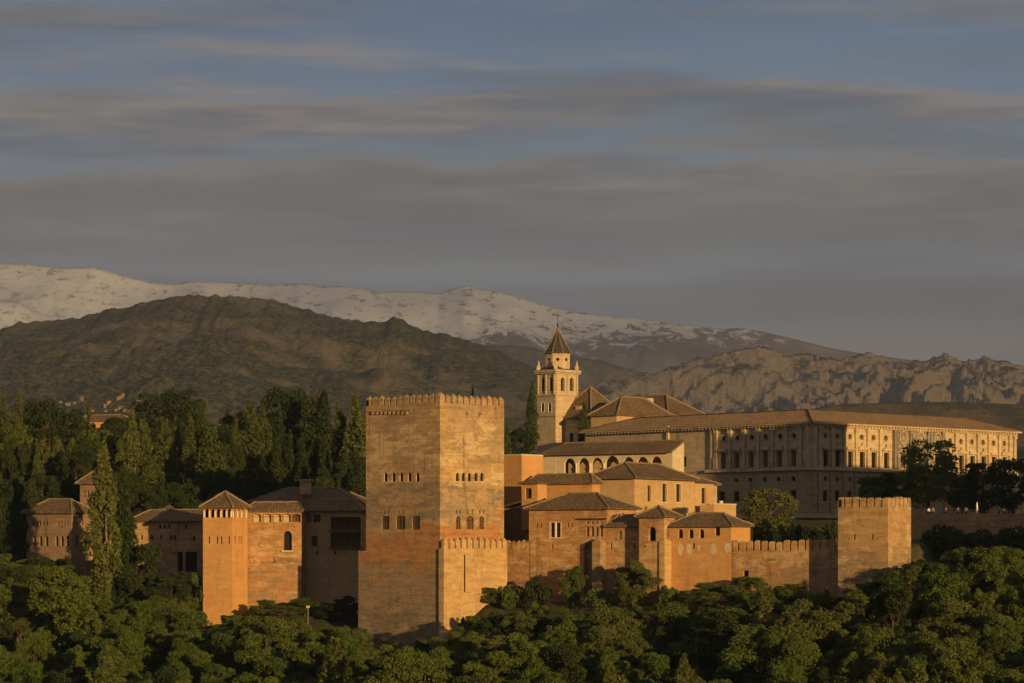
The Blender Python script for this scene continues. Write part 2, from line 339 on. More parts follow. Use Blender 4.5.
def window_mesh(w, h, depth, style, sur):
    key = (round(w*8), round(h*8), round(depth*10), style, sur)
    if key in WIN: return WIN[key]
    mb = MB(); pm, fm, bars = STY[style]; y = depth
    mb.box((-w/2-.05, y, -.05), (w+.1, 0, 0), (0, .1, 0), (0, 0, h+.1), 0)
    if bars >= 0:
        t = min(.09, w*.09)
        for x0 in (-w/2, w/2-t): mb.box((x0, y-.07, 0), (t, 0, 0), (0, .065, 0), (0, 0, h), 1)
        mb.box((-w/2, y-.06, h*.62), (w, 0, 0), (0, .055, 0), (0, 0, t), 1)
    if bars >= 1:
        mb.box((-t/2, y-.08, 0), (t, 0, 0), (0, .07, 0), (0, 0, h), 1)
    if bars == 2:
        for k in range(1, 4): mb.box((-w/2, y-.05, h*k/4), (w, 0, 0), (0, .045, 0), (0, 0, .06), 1)
    if sur == 'twin':
        mb.box((-.11, -.04, 0), (.22, 0, 0), (0, .3, 0), (0, 0, h), 2); sur_ = 'jamb'
    if sur in ('jamb', 'twin'):                        # pale stone surround and sill
        for x0 in (-w/2-.12, w/2+.003): mb.box((x0, -.05, -.02), (.117, 0, 0), (0, .12, 0), (0, 0, h+.12), 2)
        mb.box((-w/2, -.05, h+.003), (w, 0, 0), (0, .12, 0), (0, 0, .1), 2); mb.box((-w/2-.2, -.1, -.17), (w+.4, 0, 0), (0, .2, 0), (0, 0, .147), 2)
    if sur in ('pediment', 'flat', 'round_ped'):
        for x0 in (-w/2-.36, w/2+.003): mb.box((x0, -.24, -.02), (.357, 0, 0), (0, .3, 0), (0, 0, h+.3), 2)
        mb.box((-w/2-.1, -.12, h+.003), (w+.2, 0, 0), (0, .18, 0), (0, 0, .29), 2)
        mb.box((-w/2-.60, -.62, h+.303), (w+1.2, 0, 0), (0, .68, 0), (0, 0, .22), 2)
        a, b = -w/2-.60, w/2+.60; zt = h+.525
        if sur == 'pediment': pts = [(a, zt), (b, zt), (0, zt+.75)]
        elif sur == 'round_ped': pts = [(a, zt)]+[(b*math.cos(math.pi*i/8), zt+.7*math.sin(math.pi*i/8)) for i in range(1, 8)][::-1]; pts = [(b, zt)]+[(b*math.cos(math.pi*i/8), zt+.7*math.sin(math.pi*i/8)) for i in range(1, 8)]+[(a, zt)]
        else: pts = None
        if pts:
            f_, bk = [V3(x, -.56, z) for x, z in pts], [V3(x, .05, z) for x, z in pts]
            mb.face(f_, 2); mb.face(bk[::-1], 2)
            for i in range(len(pts)): j = (i+1) % len(pts); mb.face([f_[i], f_[j], bk[j], bk[i]], 2)
            mb.cbox((0, -.3, zt+.75), .3, .3, .4, 2)
        else:
            mb.box((-w/2-.2, -.40, zt), (w+.4, 0, 0), (0, .45, 0), (0, 0, .35), 2)
        mb.box((-w/2-.5, -.2, -.5), (w+1.0, 0, 0), (0, .26, 0), (0, 0, .47), 2)
    if sur == 'ring':
        N = 16; r0, r1 = w/2+.003, w/2+.16
        for i in range(N):
            a0, a1 = 2*math.pi*i/N, 2*math.pi*(i+1)/N
            P = lambda r, a, yy: V3(r*math.cos(a), yy, h/2+r*math.sin(a))
            mb.face([P(r0, a0, -.1), P(r0, a1, -.1), P(r1, a1, -.1), P(r1, a0, -.1)], 2)
            mb.face([P(r1, a0, -.1), P(r1, a1, -.1), P(r1, a1, .05), P(r1, a0, .05)], 2)
            mb.face([P(r0, a0, -.1), P(r0, a1, -.1), P(r0, a1, .3), P(r0, a0, .3)], 2)
    me = mb.mesh('window', [pm, fm, WHITE if sur in ('jamb', 'twin') else PSTONE]); WIN[key] = me; return me
def add_window(root, fc, h, name='window'):
    w, hh = h['s1']-h['s0'], h['z1']-h['z0']; dp = h.get('depth', .45)
    me = window_mesh(w, hh, dp-.03 if dp > .2 else dp, h.get('style', 'dark'), h.get('sur'))
    return inst(h.get('name', name), me, root, fc.at((h['s0']+h['s1'])/2, h['z0']), fc.ang)
MER = {}
def merlon_mesh(w, d, h, cap, mat):
    key = (round(w, 2), round(h, 2), cap, mat.name)
    if key in MER: return MER[key]
    mb = MB(); mb.box((-w/2, 0, -.02), (w, 0, 0), (0, d, 0), (0, 0, h+.02), 0, skip=(1,) if cap else ())
    if cap == 'point':
        e = .05; b = [(-w/2-e, -e, h), (w/2+e, -e, h), (w/2+e, d+e, h), (-w/2-e, d+e, h)]; top = (0, d/2, h+w*.55)
        for i in range(4): mb.face([b[i], b[(i+1) % 4], top])
        mb.face([V3(*p) for p in b[::-1]])
    if cap == 'round':
        N = 6; r = w/2
        pr = [(r*math.cos(math.pi*i/N), h+r*.7*math.sin(math.pi*i/N)) for i in range(N+1)]
        mb.face([(x, 0, z) for x, z in pr]); mb.face([(x, d, z) for x, z in pr[::-1]])
        for i in range(N): mb.face([(pr[i][0], 0, pr[i][1]), (pr[i][0], d, pr[i][1]), (pr[i+1][0], d, pr[i+1][1]), (pr[i+1][0], 0, pr[i+1][1])])
    MER[key] = mb.mesh('merlon', mat); return MER[key]
def merlons(root, fc, s0, s1, z, h, n, gap=.25, d=.6, cap='point', mat=None, edges=True):
    L = s1-s0; pitch = L/(n-gap) if edges else L/n; w = pitch*(1-gap)
    me = merlon_mesh(w, d, h, cap, mat)
    for i in range(n):
        inst('merlon', me, root, fc.at(s0+w/2+i*pitch, z+(rnd.random()-.5)*.08), fc.ang, (rnd.uniform(.86, 1.06), 1, rnd.uniform(.84, 1.06)))

def caps(mb, a, b, r=.16, mi=1):
    a, b = Vector(a), Vector(b); n = max(2, int((b-a).length/1.1))
    mb.tube([a.lerp(b, i/n)+V3(0, 0, .07*((i % 2)-.3)) for i in range(n+1)], [r*(.9+.3*rnd.random()) for _ in range(n+1)], 6, mi)
def hip_roof(root, A, B, C, D, ze, hr, mats, over=.55, ridge='auto', hipfrac=1.0, th=.22, cap_r=.15, name='roof', walltop=None):
    """A near, B left, C back, D right; eave height ze, rise hr."""
    A, B, C, D = [Vector((p[0], p[1], 0)) for p in (A, B, C, D)]
    u = (B-A).normalized(); v = (D-A).normalized(); LU, LV = (B-A).length, (D-A).length
    A2 = A-u*over-v*over; B2 = B+u*over-v*over; C2 = C+u*over+v*over; D2 = D-u*over+v*over
    E = [Vector((p.x, p.y, ze)) for p in (A2, B2, C2, D2)]
    LU += 2*over; LV += 2*over
    if ridge == 'auto': ridge = 'u' if LU >= LV else 'v'
    ctr = (E[0]+E[2])/2; zr = ze+hr
    if ridge == 'u':
        k = max(0, LU/2-LV/2*hipfrac); r0 = V3(*(ctr-u*k).xy, zr); r1 = V3(*(ctr+u*k).xy, zr)
        fs = [(E[0], E[1], r1, r0), (E[1], E[2], r1), (E[2], E[3], r0, r1), (E[3], E[0], r0)]; hips = [(E[0], r0), (E[3], r0), (E[1], r1), (E[2], r1), (r0, r1)]
    else:
        k = max(0, LV/2-LU/2*hipfrac); r0 = V3(*(ctr-v*k).xy, zr); r1 = V3(*(ctr+v*k).xy, zr)
        fs = [(E[0], E[1], r0), (E[1], E[2], r1, r0), (E[2], E[3], r1), (E[3], E[0], r0, r1)]; hips = [(E[0], r0), (E[1], r0), (E[2], r1), (E[3], r1), (r0, r1)]
    mb = MB()
    for f in fs:
        f = [p for i, p in enumerate(f) if (p-f[i-1]).length > .01]
        # sagging old roof: split each slope in strips
        mb.face(f, 0)
    dn = V3(0, 0, -th)
    for i in range(4): mb.face([E[i], E[(i+1) % 4], E[(i+1) % 4]+dn, E[i]+dn], 0)
    mb.face([p+dn for p in E][::-1], 2)
    if mats[1] is not None:
        for a, b in hips:
            if (a-b).length > .3: caps(mb, a+V3(0, 0, .03), b+V3(0, 0, .03), cap_r)
    return mb.build(name, [mats[0], mats[1] or mats[0], WOOD], root)

def corner(px, Y): return Vector((X_(px, Y), Y, 0))
class B_:                                          # rectangular building seen corner-on
    def __init__(s, name, label, cat, px, Y, a, pxL, pxR, ytop, ybot, mat, L=(), Rr=(), LU=None, LV=None, root=None, zbot=None, group=None, part='wall', topcap=True, win='window'):
        a = R(a); u, v = (-math.cos(a), math.sin(a)), (math.sin(a), math.cos(a))
        s.A = corner(px, Y); s.fl, s.fr = Face(s.A, u, True), Face(s.A, v, False)
        s.LU = LU or s.fl.s(pxL); s.LV = LV or s.fr.s(pxR)
        s.zt = Z_(ytop, Y); s.zb = Z_(ybot, Y) if zbot is None else zbot
        s.B = s.A+s.fl.d*s.LU; s.D = s.A+s.fr.d*s.LV; s.C = s.B+s.fr.d*s.LV
        s.root = root or thing(name, label, cat, (s.A.x, s.A.y, s.zb), group)
        mb = MB(); hl = [hole_px(s.fl, h) for h in L]; hr = [hole_px(s.fr, h) for h in Rr]
        hl = facewall(mb, s.fl, 0, s.LU, s.zb, s.zt, hl); hr = facewall(mb, s.fr, 0, s.LV, s.zb, s.zt, hr)
        for p, q in ((s.B, s.C), (s.C, s.D)):
            mb.face([V3(p.x, p.y, s.zb), V3(q.x, q.y, s.zb), V3(q.x, q.y, s.zt), V3(p.x, p.y, s.zt)])
        if topcap: mb.face([V3(p.x, p.y, s.zt) for p in (s.A, s.D, s.C, s.B)])
        s.wall = mb.build(part, mat, s.root)
        for fc, hs in ((s.fl, hl), (s.fr, hr)):
            for h in hs:
                if h.get('style') != 'none': add_window(s.root, fc, h, win)
    def roof(s, hr, mats=None, **k):
        return hip_roof(s.root, s.A, s.B, s.C, s.D, s.zt+.02, hr, mats or (TILE, CAPT), **k)

# ------------------------------------------------------------------ noise
_pr = np.random.RandomState(5); _perm = _pr.permutation(1024)
_g = _pr.rand(1024)*2*np.pi
def perlin(x, y, seed=0):
    xi, yi = np.floor(x).astype(int), np.floor(y).astype(int); xf, yf = x-xi, y-yi
    def gr(ix, iy, fx, fy):
        h = _g[_perm[(_perm[(ix+seed*37) & 1023]+iy) & 1023]]; return np.cos(h)*fx+np.sin(h)*fy
    u = xf**3*(xf*(xf*6-15)+10); v = yf**3*(yf*(yf*6-15)+10)
    a = gr(xi, yi, xf, yf); b = gr(xi+1, yi, xf-1, yf); c = gr(xi, yi+1, xf, yf-1); d = gr(xi+1, yi+1, xf-1, yf-1)
    return (a+(b-a)*u)+((c+(d-c)*u)-(a+(b-a)*u))*v
def fbm(x, y, o=5, seed=0, g=.5):
    r = 0; am = 1
    for i in range(o): r = r+am*perlin(x*2**i, y*2**i, seed+i); am *= g
    return r
def ridged(x, y, o=5, seed=0, g=.5):
    r = 0; am = 1; w = 1
    for i in range(o):
        n = (1-np.abs(perlin(x*2**i, y*2**i, seed+i))*1.6); n = np.clip(n, 0, 1)**2; r = r+am*n*w; w = np.clip(n*1.4, 0, 1); am *= g
    return r
def sstep(a, b, x): t = np.clip((x-a)/(b-a), 0, 1); return t*t*(3-2*t)

# ------------------------------------------------------------------ ground
WL = [(-200, 500), (-100, 486), (-86, 483), (-72, 478), (-56, 468), (-46, 462), (-27, 462), (-24.5, 438), (-11, 422), (-2, 434), (8, 432), (25, 418), (40, 411), (55, 396), (63, 398), (70, 424), (110, 428), (220, 430)]
ZB = [(-200, -2), (-90, -5), (-70, -8), (-54, -12), (-46, -10.5), (-38, -9), (-28, -10), (-25, -14), (-18, -16.5), (-10, -15.5), (-4, -9.5), (20, -9), (45, -8.5), (62, -7), (72, -.5), (220, 1)]
PL = [(-200, 14), (-70, 9), (-30, 6), (20, 4.5), (60, 4.5), (220, 5)]
def ip(t, x): return np.interp(x, [p[0] for p in t], [p[1] for p in t])
def ground_z(x, y):
    x = np.asarray(x, float); y = np.asarray(y, float)
    yw, zb, pl = ip(WL, x), ip(ZB, x), ip(PL, x); d = yw-y
    front = zb-.22*np.clip(d, 0, 60)-.42*np.clip(d-60, 0, 110)
    rise = 1.9*np.sqrt(np.clip(200-y, 0, 400))*0+np.clip((215-y)/215, 0, 1)**1.15*75
    front = np.minimum(np.maximum(front, -90)+rise*(y < 215), -2.2+0*x)
    hill = sstep(500, 640, y)*sstep(10, -60, x)*9
    back = zb+(pl-zb)*(.60*sstep(3, 14, -d)+.40*sstep(25, 85, -d))+hill
    far = sstep(700, 1500, y)
    back = back*(1-far)+(-45)*far
    n = perlin(x/14., y/14., 3)*.6+perlin(x/5., y/5., 9)*.25
    return np.where(d > 0, front, back)+n*np.where((y < 40), .1, 1)
def grid_mesh(name, X, Y, Zz, mat, smooth=True):
    ny, nx = X.shape; me = bpy.data.meshes.new(name)
    co = np.stack([X, Y, Zz], -1).reshape(-1, 3); idx = np.arange(nx*ny).reshape(ny, nx)
    q = np.stack([idx[:-1, :-1], idx[:-1, 1:], idx[1:, 1:], idx[1:, :-1]], -1).reshape(-1, 4)
    me.vertices.add(len(co)); me.vertices.foreach_set('co', co.ravel().astype(np.float32))
    me.loops.add(q.size); me.loops.foreach_set('vertex_index', q.ravel().astype(np.int32))
    me.polygons.add(len(q)); me.polygons.foreach_set('loop_start', np.arange(0, q.size, 4, dtype=np.int32)); me.polygons.foreach_set('loop_total', np.full(len(q), 4, np.int32))
    me.update(calc_edges=True); me.validate()
    me.materials.append(mat)
    if smooth: me.polygons.foreach_set('use_smooth', np.ones(len(q), bool))
    o = bpy.data.objects.new(name, me); COL.objects.link(o); return o
def ground_material():
    t = NT('hillside soil'); p = t.pos(); a = t.noise(p, .12, 6, .6); b = t.noise(p, 1.4, 5, .65)
    c = t.mix(t.ramp(a, [(.4, 0.), (.6, 1.)]), (.050, .052, .018), (.085, .068, .034)); c = t.mix(.6, c, t.ramp(b, [(.2, .5), (.8, 1.3)]), 'MULTIPLY'); t.bump(b, .8, .4); return t.col(c)
ys = np.concatenate([np.arange(-80, 260, 10), np.arange(260, 620, 1.6), np.arange(620, 1000, 20), np.geomspace(1000, 16000, 40)])
xs = np.concatenate([-np.geomspace(12000, 240, 22), np.arange(-236, 240, 1.6), np.geomspace(240, 12000, 22)])
GX, GY = np.meshgrid(xs, ys)
o = grid_mesh('ground', GX, GY, ground_z(GX, GY), ground_material()); o['kind'] = 'structure'

# ------------------------------------------------------------------ far hills and mountains
def mtn_mat(name, kind):
    t = NT(name); p = t.pos(); g = t.n.new('ShaderNodeNewGeometry'); sx = t.n.new('ShaderNodeSeparateXYZ'); t.l.new(p, sx.inputs[0])
    if kind == 'wood':
        a = t.noise(p, .0035, 6, .6); b = t.noise(p, .018, 6, .68); c3 = t.noise(p, .13, 4, .7)
        c = t.mix(t.ramp(c3, [(.44, 0.), (.58, 1.)]), (.020, .026, .011), (.088, .084, .044))
        zn = t.math('ADD', t.math('MULTIPLY', t.math('ADD', t.math('MULTIPLY', a, .6), t.math('MULTIPLY', b, .4)), 1.0), t.math('MULTIPLY', sx.outputs[2], .00042))
        c = t.mix(t.ramp(zn, [(.60, 0.), (.68, .85)]), c, (.135, .112, .078))
        c = t.mix(t.ramp(t.noise(p, .028, 5, .7), [(.64, 0.), (.70, .8)]), c, (.19, .155, .11))
        t.bump(c3, 1.0, 9)
    elif kind == 'rock':
        b = t.noise(p, .012, 8, .7); sl = t.n.new('ShaderNodeSeparateXYZ'); t.l.new(g.outputs['Normal'], sl.inputs[0])
        c = t.mix(t.ramp(b, [(.4, 0.), (.62, 1.)]), (.046, .047, .036), (.085, .078, .060))
        b2 = t.noise(t.map(p, (1, .5, 1.6)), .022, 8, .72); k = t.math('ADD', t.math('ADD', t.math('MULTIPLY', b, .9), t.math('MULTIPLY', b2, .9)), t.math('MULTIPLY', sl.outputs[2], -.55)); k = t.math('ADD', t.math('SUBTRACT', k, .50), t.math('MULTIPLY', sx.outputs[2], .00045))
        c = t.mix(t.ramp(k, [(-.02 % 1, 0.), (.12, 1.)]) if False else t.ramp(t.math('ADD', k, .35), [(.40, 0.), (.56, 1.)]), c, (.37, .30, .235))
        c = t.mix(.5, c, t.ramp(t.noise(p, .05, 5, .7), [(.2, .6), (.8, 1.3)]), 'MULTIPLY'); t.bump(t.noise(t.map(p, (1, .5, 1)), .014, 9, .72), 1.0, 95)
    elif kind == 'snow':
        a = t.noise(t.map(p, (1, .6, 2.2)), .0105, 9, .72, .8); b = t.noise(p, .0016, 6, .6)
        rock = t.mix(t.ramp(b, [(.4, 0.), (.6, 1.)]), (.13, .105, .085), (.19, .15, .115))
        k = t.math('ADD', t.math('MULTIPLY', sx.outputs[2], .00225), t.math('MULTIPLY', sx.outputs[0], -.00021))
        k = t.math('ADD', k, t.math('MULTIPLY', a, 1.75)); k = t.math('SUBTRACT', k, .2); k = t.math('ADD', k, t.math('MULTIPLY', b, .35))
        c = t.mix(t.ramp(t.math('MULTIPLY', k, .333), [(.868, 0.), (.905, 1.)]), rock, (.53, .54, .58)); c = t.mix(t.ramp(t.noise(t.map(p, (1, .6, 2)), .020, 7, .75), [(.54, 0.), (.61, .85)]), c, rock); t.bump(b, .6, 60)
    else:
        b = t.noise(p, .010, 7, .65)
        f = t.noise(p, .06, 6, .7); c = t.mix(t.ramp(t.math('ADD', t.math('MULTIPLY', b, .55), t.math('MULTIPLY', f, .45)), [(.42, 0.), (.58, 1.)]), (.046, .046, .024), (.125, .098, .06)); t.bump(f, .8, 12)
    return t.col(c)
def mountain(name, mat, Yr, sil, Yf, Yb, z0, nx, ny, fn, pexp=.9, px0=-420, px1=1560, jag=0, seed=1):
    xs = np.linspace(X_(px0, Yr), X_(px1, Yr), nx); v = np.linspace(0, 1, ny)**.85
    nb = max(6, ny//5); vv = np.concatenate([v, 1+np.linspace(0, 1, nb+1)[1:]])
    y = np.where(vv <= 1, Yf+(Yr-Yf)*vv, Yr+(Yb-Yr)*(vv-1))
    XX, YY = np.meshgrid(xs, y); VV = np.repeat(vv[:, None], nx, 1)
    px = xs/Yr*F+CX; zr = Z_(np.interp(px, [p[0] for p in sil], [p[1] for p in sil]), Yr)
    if jag: zr = zr+jag*(ridged(px/17., px*0+seed*3.3, 6, seed, .6)-1.0)
    front = z0+(zr[None]-z0)*np.where(VV <= 1, VV**pexp, 0)
    back = z0+(zr[None]-z0)*np.clip(2-VV, 0, 1)**1.2
    H = np.where(VV <= 1, front, back)
    H = H-fn(XX, YY, VV)*(zr[None]-z0)*np.where(VV <= 1, np.clip((1-VV)*6, 0, 1)**.8, 0)*np.clip(VV*5, 0, 1)
    o = grid_mesh(name, XX, YY, H, mat); o['kind'] = 'structure'; return o
SIL_A = [(-400, 285), (-170, 272), (-60, 266), (0, 263), (30, 264), (60, 268), (95, 267), (110, 272), (130, 277), (150, 282), (175, 284), (190, 281), (235, 282), (265, 285), (300, 283), (320, 286), (350, 286), (380, 292), (400, 291), (440, 293), (452, 289), (465, 285), (478, 289), (490, 290), (515, 296), (540, 304), (570, 311), (600, 315), (640, 319), (670, 323), (700, 326), (722, 329), (740, 328), (765, 332), (790, 338), (830, 348), (870, 355), (920, 361), (1000, 368), (1200, 380)]
SIL_B = [(-170, 345), (-40, 336), (0, 330), (20, 322), (45, 321), (80, 318), (105, 311), (130, 306), (160, 299), (185, 296), (211, 296), (250, 297), (275, 301), (300, 307), (320, 314), (343, 319), (365, 322), (385, 321), (394, 317), (404, 321), (422, 330), (450, 336), (474, 343), (500, 352), (527, 364), (545, 376), (575, 392), (620, 408), (700, 425), (1200, 470)]
SIL_M = [(-170, 400), (300, 380), (440, 352), (480, 345), (527, 346), (551, 352), (602, 361), (638, 371), (680, 382), (740, 390), (900, 400), (1200, 420)]
SIL_C = [(-170, 440), (480, 420), (560, 396), (600, 384), (640, 376), (668, 369), (688, 362), (702, 358), (718, 356), (735, 350), (752, 348), (765, 346), (778, 353), (792, 356), (806, 352), (822, 357), (840, 359), (858, 355), (870, 352), (882, 356), (893, 361), (908, 362), (925, 360), (938, 357), (944, 353), (953, 358), (966, 362), (978, 358), (990, 357), (1004, 361), (1016, 364), (1040, 370), (1200, 385)]
SIL_D = [(-170, 412), (0, 410), (200, 414), (400, 416), (600, 432), (700, 428), (760, 420), (830, 405), (900, 402), (960, 402), (1010, 404), (1100, 408), (1200, 412)]
mountain('snowy_mountain_range', mtn_mat('snow and scree', 'snow'), 11000, SIL_A, 7600, 13000, -45, 1100, 170,
         lambda x, y, v: .10+.16*fbm(x/900, y/900, 6, 3)-.0+.10*(1-np.clip(ridged(x/700, y/1500, 5, 8)/1.6, 0, 1)), .8, seed=2)
mountain('rocky_ridge', mtn_mat('ridge rock', 'rock'), 6600, SIL_C, 4800, 7500, -45, 1600, 230,
         lambda x, y, v: .20*(1-np.clip(ridged((x+.5*y)/430+.4*fbm(x/260, y/260, 4, 77), (y-.3*x)/430+.4*fbm(x/260, y/260, 4, 70), 5, 12, .55)/1.7, 0, 1))*(.5+v)+.13*(1-np.clip(ridged((x-.4*y)/120+.3*fbm(x/70, y/70, 3, 91), (y+.4*x)/150, 5, 33, .6)/1.7, 0, 1))+.10*fbm(x/420, y/420, 3, 66), .85, jag=6, seed=6)
mountain('middle_ridge', mtn_mat('middle ridge scrub', 'scrub'), 7900, SIL_M, 6700, 8600, -45, 600, 90,
         lambda x, y, v: .10+.20*(1-np.clip(ridged(x/420, y/600, 5, 15)/1.6, 0, 1)), .8)
HILL_B = mountain('wooded_hill', mtn_mat('wooded hillside', 'wood'), 3900, SIL_B, 2100, 5000, -45, 900, 200,
         lambda x, y, v: .03+.13*(1-np.clip(ridged(x/380, y/560, 6, 21)/1.6, 0, 1))+.05*fbm(x/110, y/110, 5, 4), .80, jag=3, seed=4)
mountain('foothill', mtn_mat('foothill scrub', 'scrub'), 2500, SIL_D, 1500, 3000, -45, 430, 60,
         lambda x, y, v: .08+.2*fbm(x/160, y/160, 5, 31), .8)
# evening air over the whole valley
hz = MB(); hz.box((-9000, -60, -130), (18000, 0, 0), (0, 14500, 0), (0, 0, 1400))
ho = hz.build('haze', [], None); ho['kind'] = 'stuff'
HAZE_DENSITY = 4.2e-5
t = NT('evening haze'); t.n.remove(t.b); pv = t.n.new('ShaderNodeVolumePrincipled'); pv.inputs['Density'].default_value = HAZE_DENSITY
pv.inputs['Color'].default_value = (.44, .58, 1.0, 1); pv.inputs['Anisotropy'].default_value = .0
t.l.new(pv.outputs[0], t.n['Material Output'].inputs['Volume']); ho.data.materials.clear(); ho.data.materials.append(t.m)
# unseen broken cloud deck added overhead, above the haze and out of the frame: it shades the far hills but not the near town
nx_, ny_ = 90, 90
cxs, cys = np.meshgrid(np.linspace(-14000, 19000, nx_), np.linspace(-4600, 6500, ny_))
ct_ = fbm(cxs/2600, cys/2600, 5, 40)*260
cbm = fbm(cxs/1900, cys/1900, 4, 50)*90
edge = np.minimum.reduce([cxs+14000, 19000-cxs, cys+4600, 6500-cys])/1500.
edge = np.clip(edge, 0, 1)**.5
top = 2150+edge*(260+np.abs(ct_)); bot = 2150-edge*(60+cbm*.6)
cv = np.concatenate([np.stack([cxs, cys, top], -1).reshape(-1, 3), np.stack([cxs, cys, bot], -1).reshape(-1, 3)])
ii = np.arange(nx_*ny_).reshape(ny_, nx_); qf = np.stack([ii[:-1, :-1], ii[:-1, 1:], ii[1:, 1:], ii[1:, :-1]], -1).reshape(-1, 4)
cme = bpy.data.meshes.new('cloud'); cme.from_pydata([tuple(map(float, p)) for p in cv], [], [tuple(map(int, q)) for q in qf]+[tuple(map(int, (q+nx_*ny_)[::-1])) for q in qf]); cme.update()
cme.polygons.foreach_set('use_smooth', [True]*len(cme.polygons))
t = NT('thin cloud'); t.n.remove(t.b); di = t.n.new('ShaderNodeBsdfDiffuse'); di.inputs[0].default_value = (.8, .8, .8, 1); tl = t.n.new('ShaderNodeBsdfTranslucent'); tl.inputs[0].default_value = (.8, .8, .8, 1)
tp = t.n.new('ShaderNodeBsdfTransparent'); m1 = t.n.new('ShaderNodeMixShader'); m2 = t.n.new('ShaderNodeMixShader')
t.l.new(di.outputs[0], m1.inputs[1]); t.l.new(tl.outputs[0], m1.inputs[2]); t.l.new(tp.outputs[0], m2.inputs[1]); t.l.new(m1.outputs[0], m2.inputs[2])
t.l.new(t.ramp(t.noise(t.pos(), .0006, 5, .6), [(.38, .08), (.60, .50)]), m2.inputs[0]); t.l.new(m2.outputs[0], t.n['Material Output'].inputs[0])
cme.materials.append(t.m); co_ = bpy.data.objects.new('cloud', cme); COL.objects.link(co_); co_['kind'] = 'stuff'
# ------------------------------------------------------------------ buildings and walls
# --- the great square keep
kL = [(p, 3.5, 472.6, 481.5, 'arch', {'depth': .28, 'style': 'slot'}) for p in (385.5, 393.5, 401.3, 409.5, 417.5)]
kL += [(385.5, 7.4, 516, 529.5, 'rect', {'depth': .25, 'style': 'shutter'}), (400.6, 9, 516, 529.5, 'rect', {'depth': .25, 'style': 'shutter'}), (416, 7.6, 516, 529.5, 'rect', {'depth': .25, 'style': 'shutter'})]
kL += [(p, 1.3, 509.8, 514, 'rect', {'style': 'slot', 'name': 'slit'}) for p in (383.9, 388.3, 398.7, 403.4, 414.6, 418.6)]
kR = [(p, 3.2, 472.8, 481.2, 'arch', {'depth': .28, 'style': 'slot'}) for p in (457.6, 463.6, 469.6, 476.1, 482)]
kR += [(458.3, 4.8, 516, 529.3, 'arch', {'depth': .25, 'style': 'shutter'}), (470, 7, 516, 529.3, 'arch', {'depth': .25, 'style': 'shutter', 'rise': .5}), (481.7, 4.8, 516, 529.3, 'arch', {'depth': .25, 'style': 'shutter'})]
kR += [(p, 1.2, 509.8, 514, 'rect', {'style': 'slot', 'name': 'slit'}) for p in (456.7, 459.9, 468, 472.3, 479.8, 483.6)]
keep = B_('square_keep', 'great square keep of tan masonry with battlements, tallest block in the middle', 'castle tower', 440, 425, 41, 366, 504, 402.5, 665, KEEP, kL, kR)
K = keep
def solid_batt(b, z, n1, n2, h, mat, cap='point', gap=.25, d=.6):
    merlons(b.root, b.fl, 0, b.LU, z, h, n1, gap, d, cap, mat); merlons(b.root, b.fr, 0, b.LV, z, h, n2, gap, d, cap, mat)
    f3 = Face(b.B, b.fr.d, True); f4 = Face(b.D, b.fl.d, True)
    for fc, L, n in ((f3, b.LV, n2), (f4, b.LU, n1)):
        me = merlon_mesh(L/(n-gap)*(1-gap), d, h, cap, mat)
        for i in range(n):
            p = L/(n-gap); q = fc.at(p*(1-gap)/2+i*p, z)
            inner = (b.A+b.C)/2-Vector((q.x, q.y, 0)); nn = fc.n if fc.n.dot(inner) > 0 else -fc.n
            inst('merlon', me, b.root, q, math.atan2(nn.y, nn.x)-math.pi/2)
solid_batt(K, K.zt, 12, 11, 1.0, KEEP, 'point', .22)
mb = MB()                                        # wider stepped foot of the keep on its left
fz = Z_(551, 425); zb = K.zb
o_ = K.fl.at(K.LU+.002, zb); mb.box(o_-K.fl.n*.0+K.fr.d*.0, K.fl.d*1.75, K.fr.d*14, (0, 0, fz-zb))
mb.build('stepped_foot', KEEP, K.root)
mb = MB()                                        # row of corbels under the battlements
for p in np.arange(374.5, 411, 4.2):
    l = K.fl.s(p); z = K.fl.z(p, 414.5); mb.box(K.fl.at(l, z, .003), K.fl.d*.4, K.fl.n*.3, (0, 0, .5))
l0 = K.fl.s(373.5); l1 = K.fl.s(411.5); mb.box(K.fl.at(l0, K.fl.z(392, 411.5), .003), K.fl.d*(l1-l0), K.fl.n*.3, (0, 0, .12))
mb.build('corbel_row', KEEP, K.root)
for p in (465.5, 478):
    mb = MB(); mb.box(K.fr.at(K.fr.s(p), K.fr.z(p, 414.5), 0), K.fr.d*.5, K.fr.n*.7, (0, 0, .35)); mb.box(K.fr.at(K.fr.s(p)+.1, K.fr.z(p, 416), 0), K.fr.d*.3, K.fr.n*.3, (0, 0, .23)); mb.build('corbel', KEEP, K.root)
mb = MB()
for q in range(2): mb.box(K.fl.at(-.0, K.zt-.9+q*.0, .0)+V3(0, 0, 0), K.fl.d*K.LU, K.fl.n*.09, (0, 0, .16)) if q == 0 else mb.box(K.fr.at(0, K.zt-.9, 0), K.fr.d*K.LV, K.fr.n*.09, (0, 0, .16))
mb.build('band', KEEP, K.root)

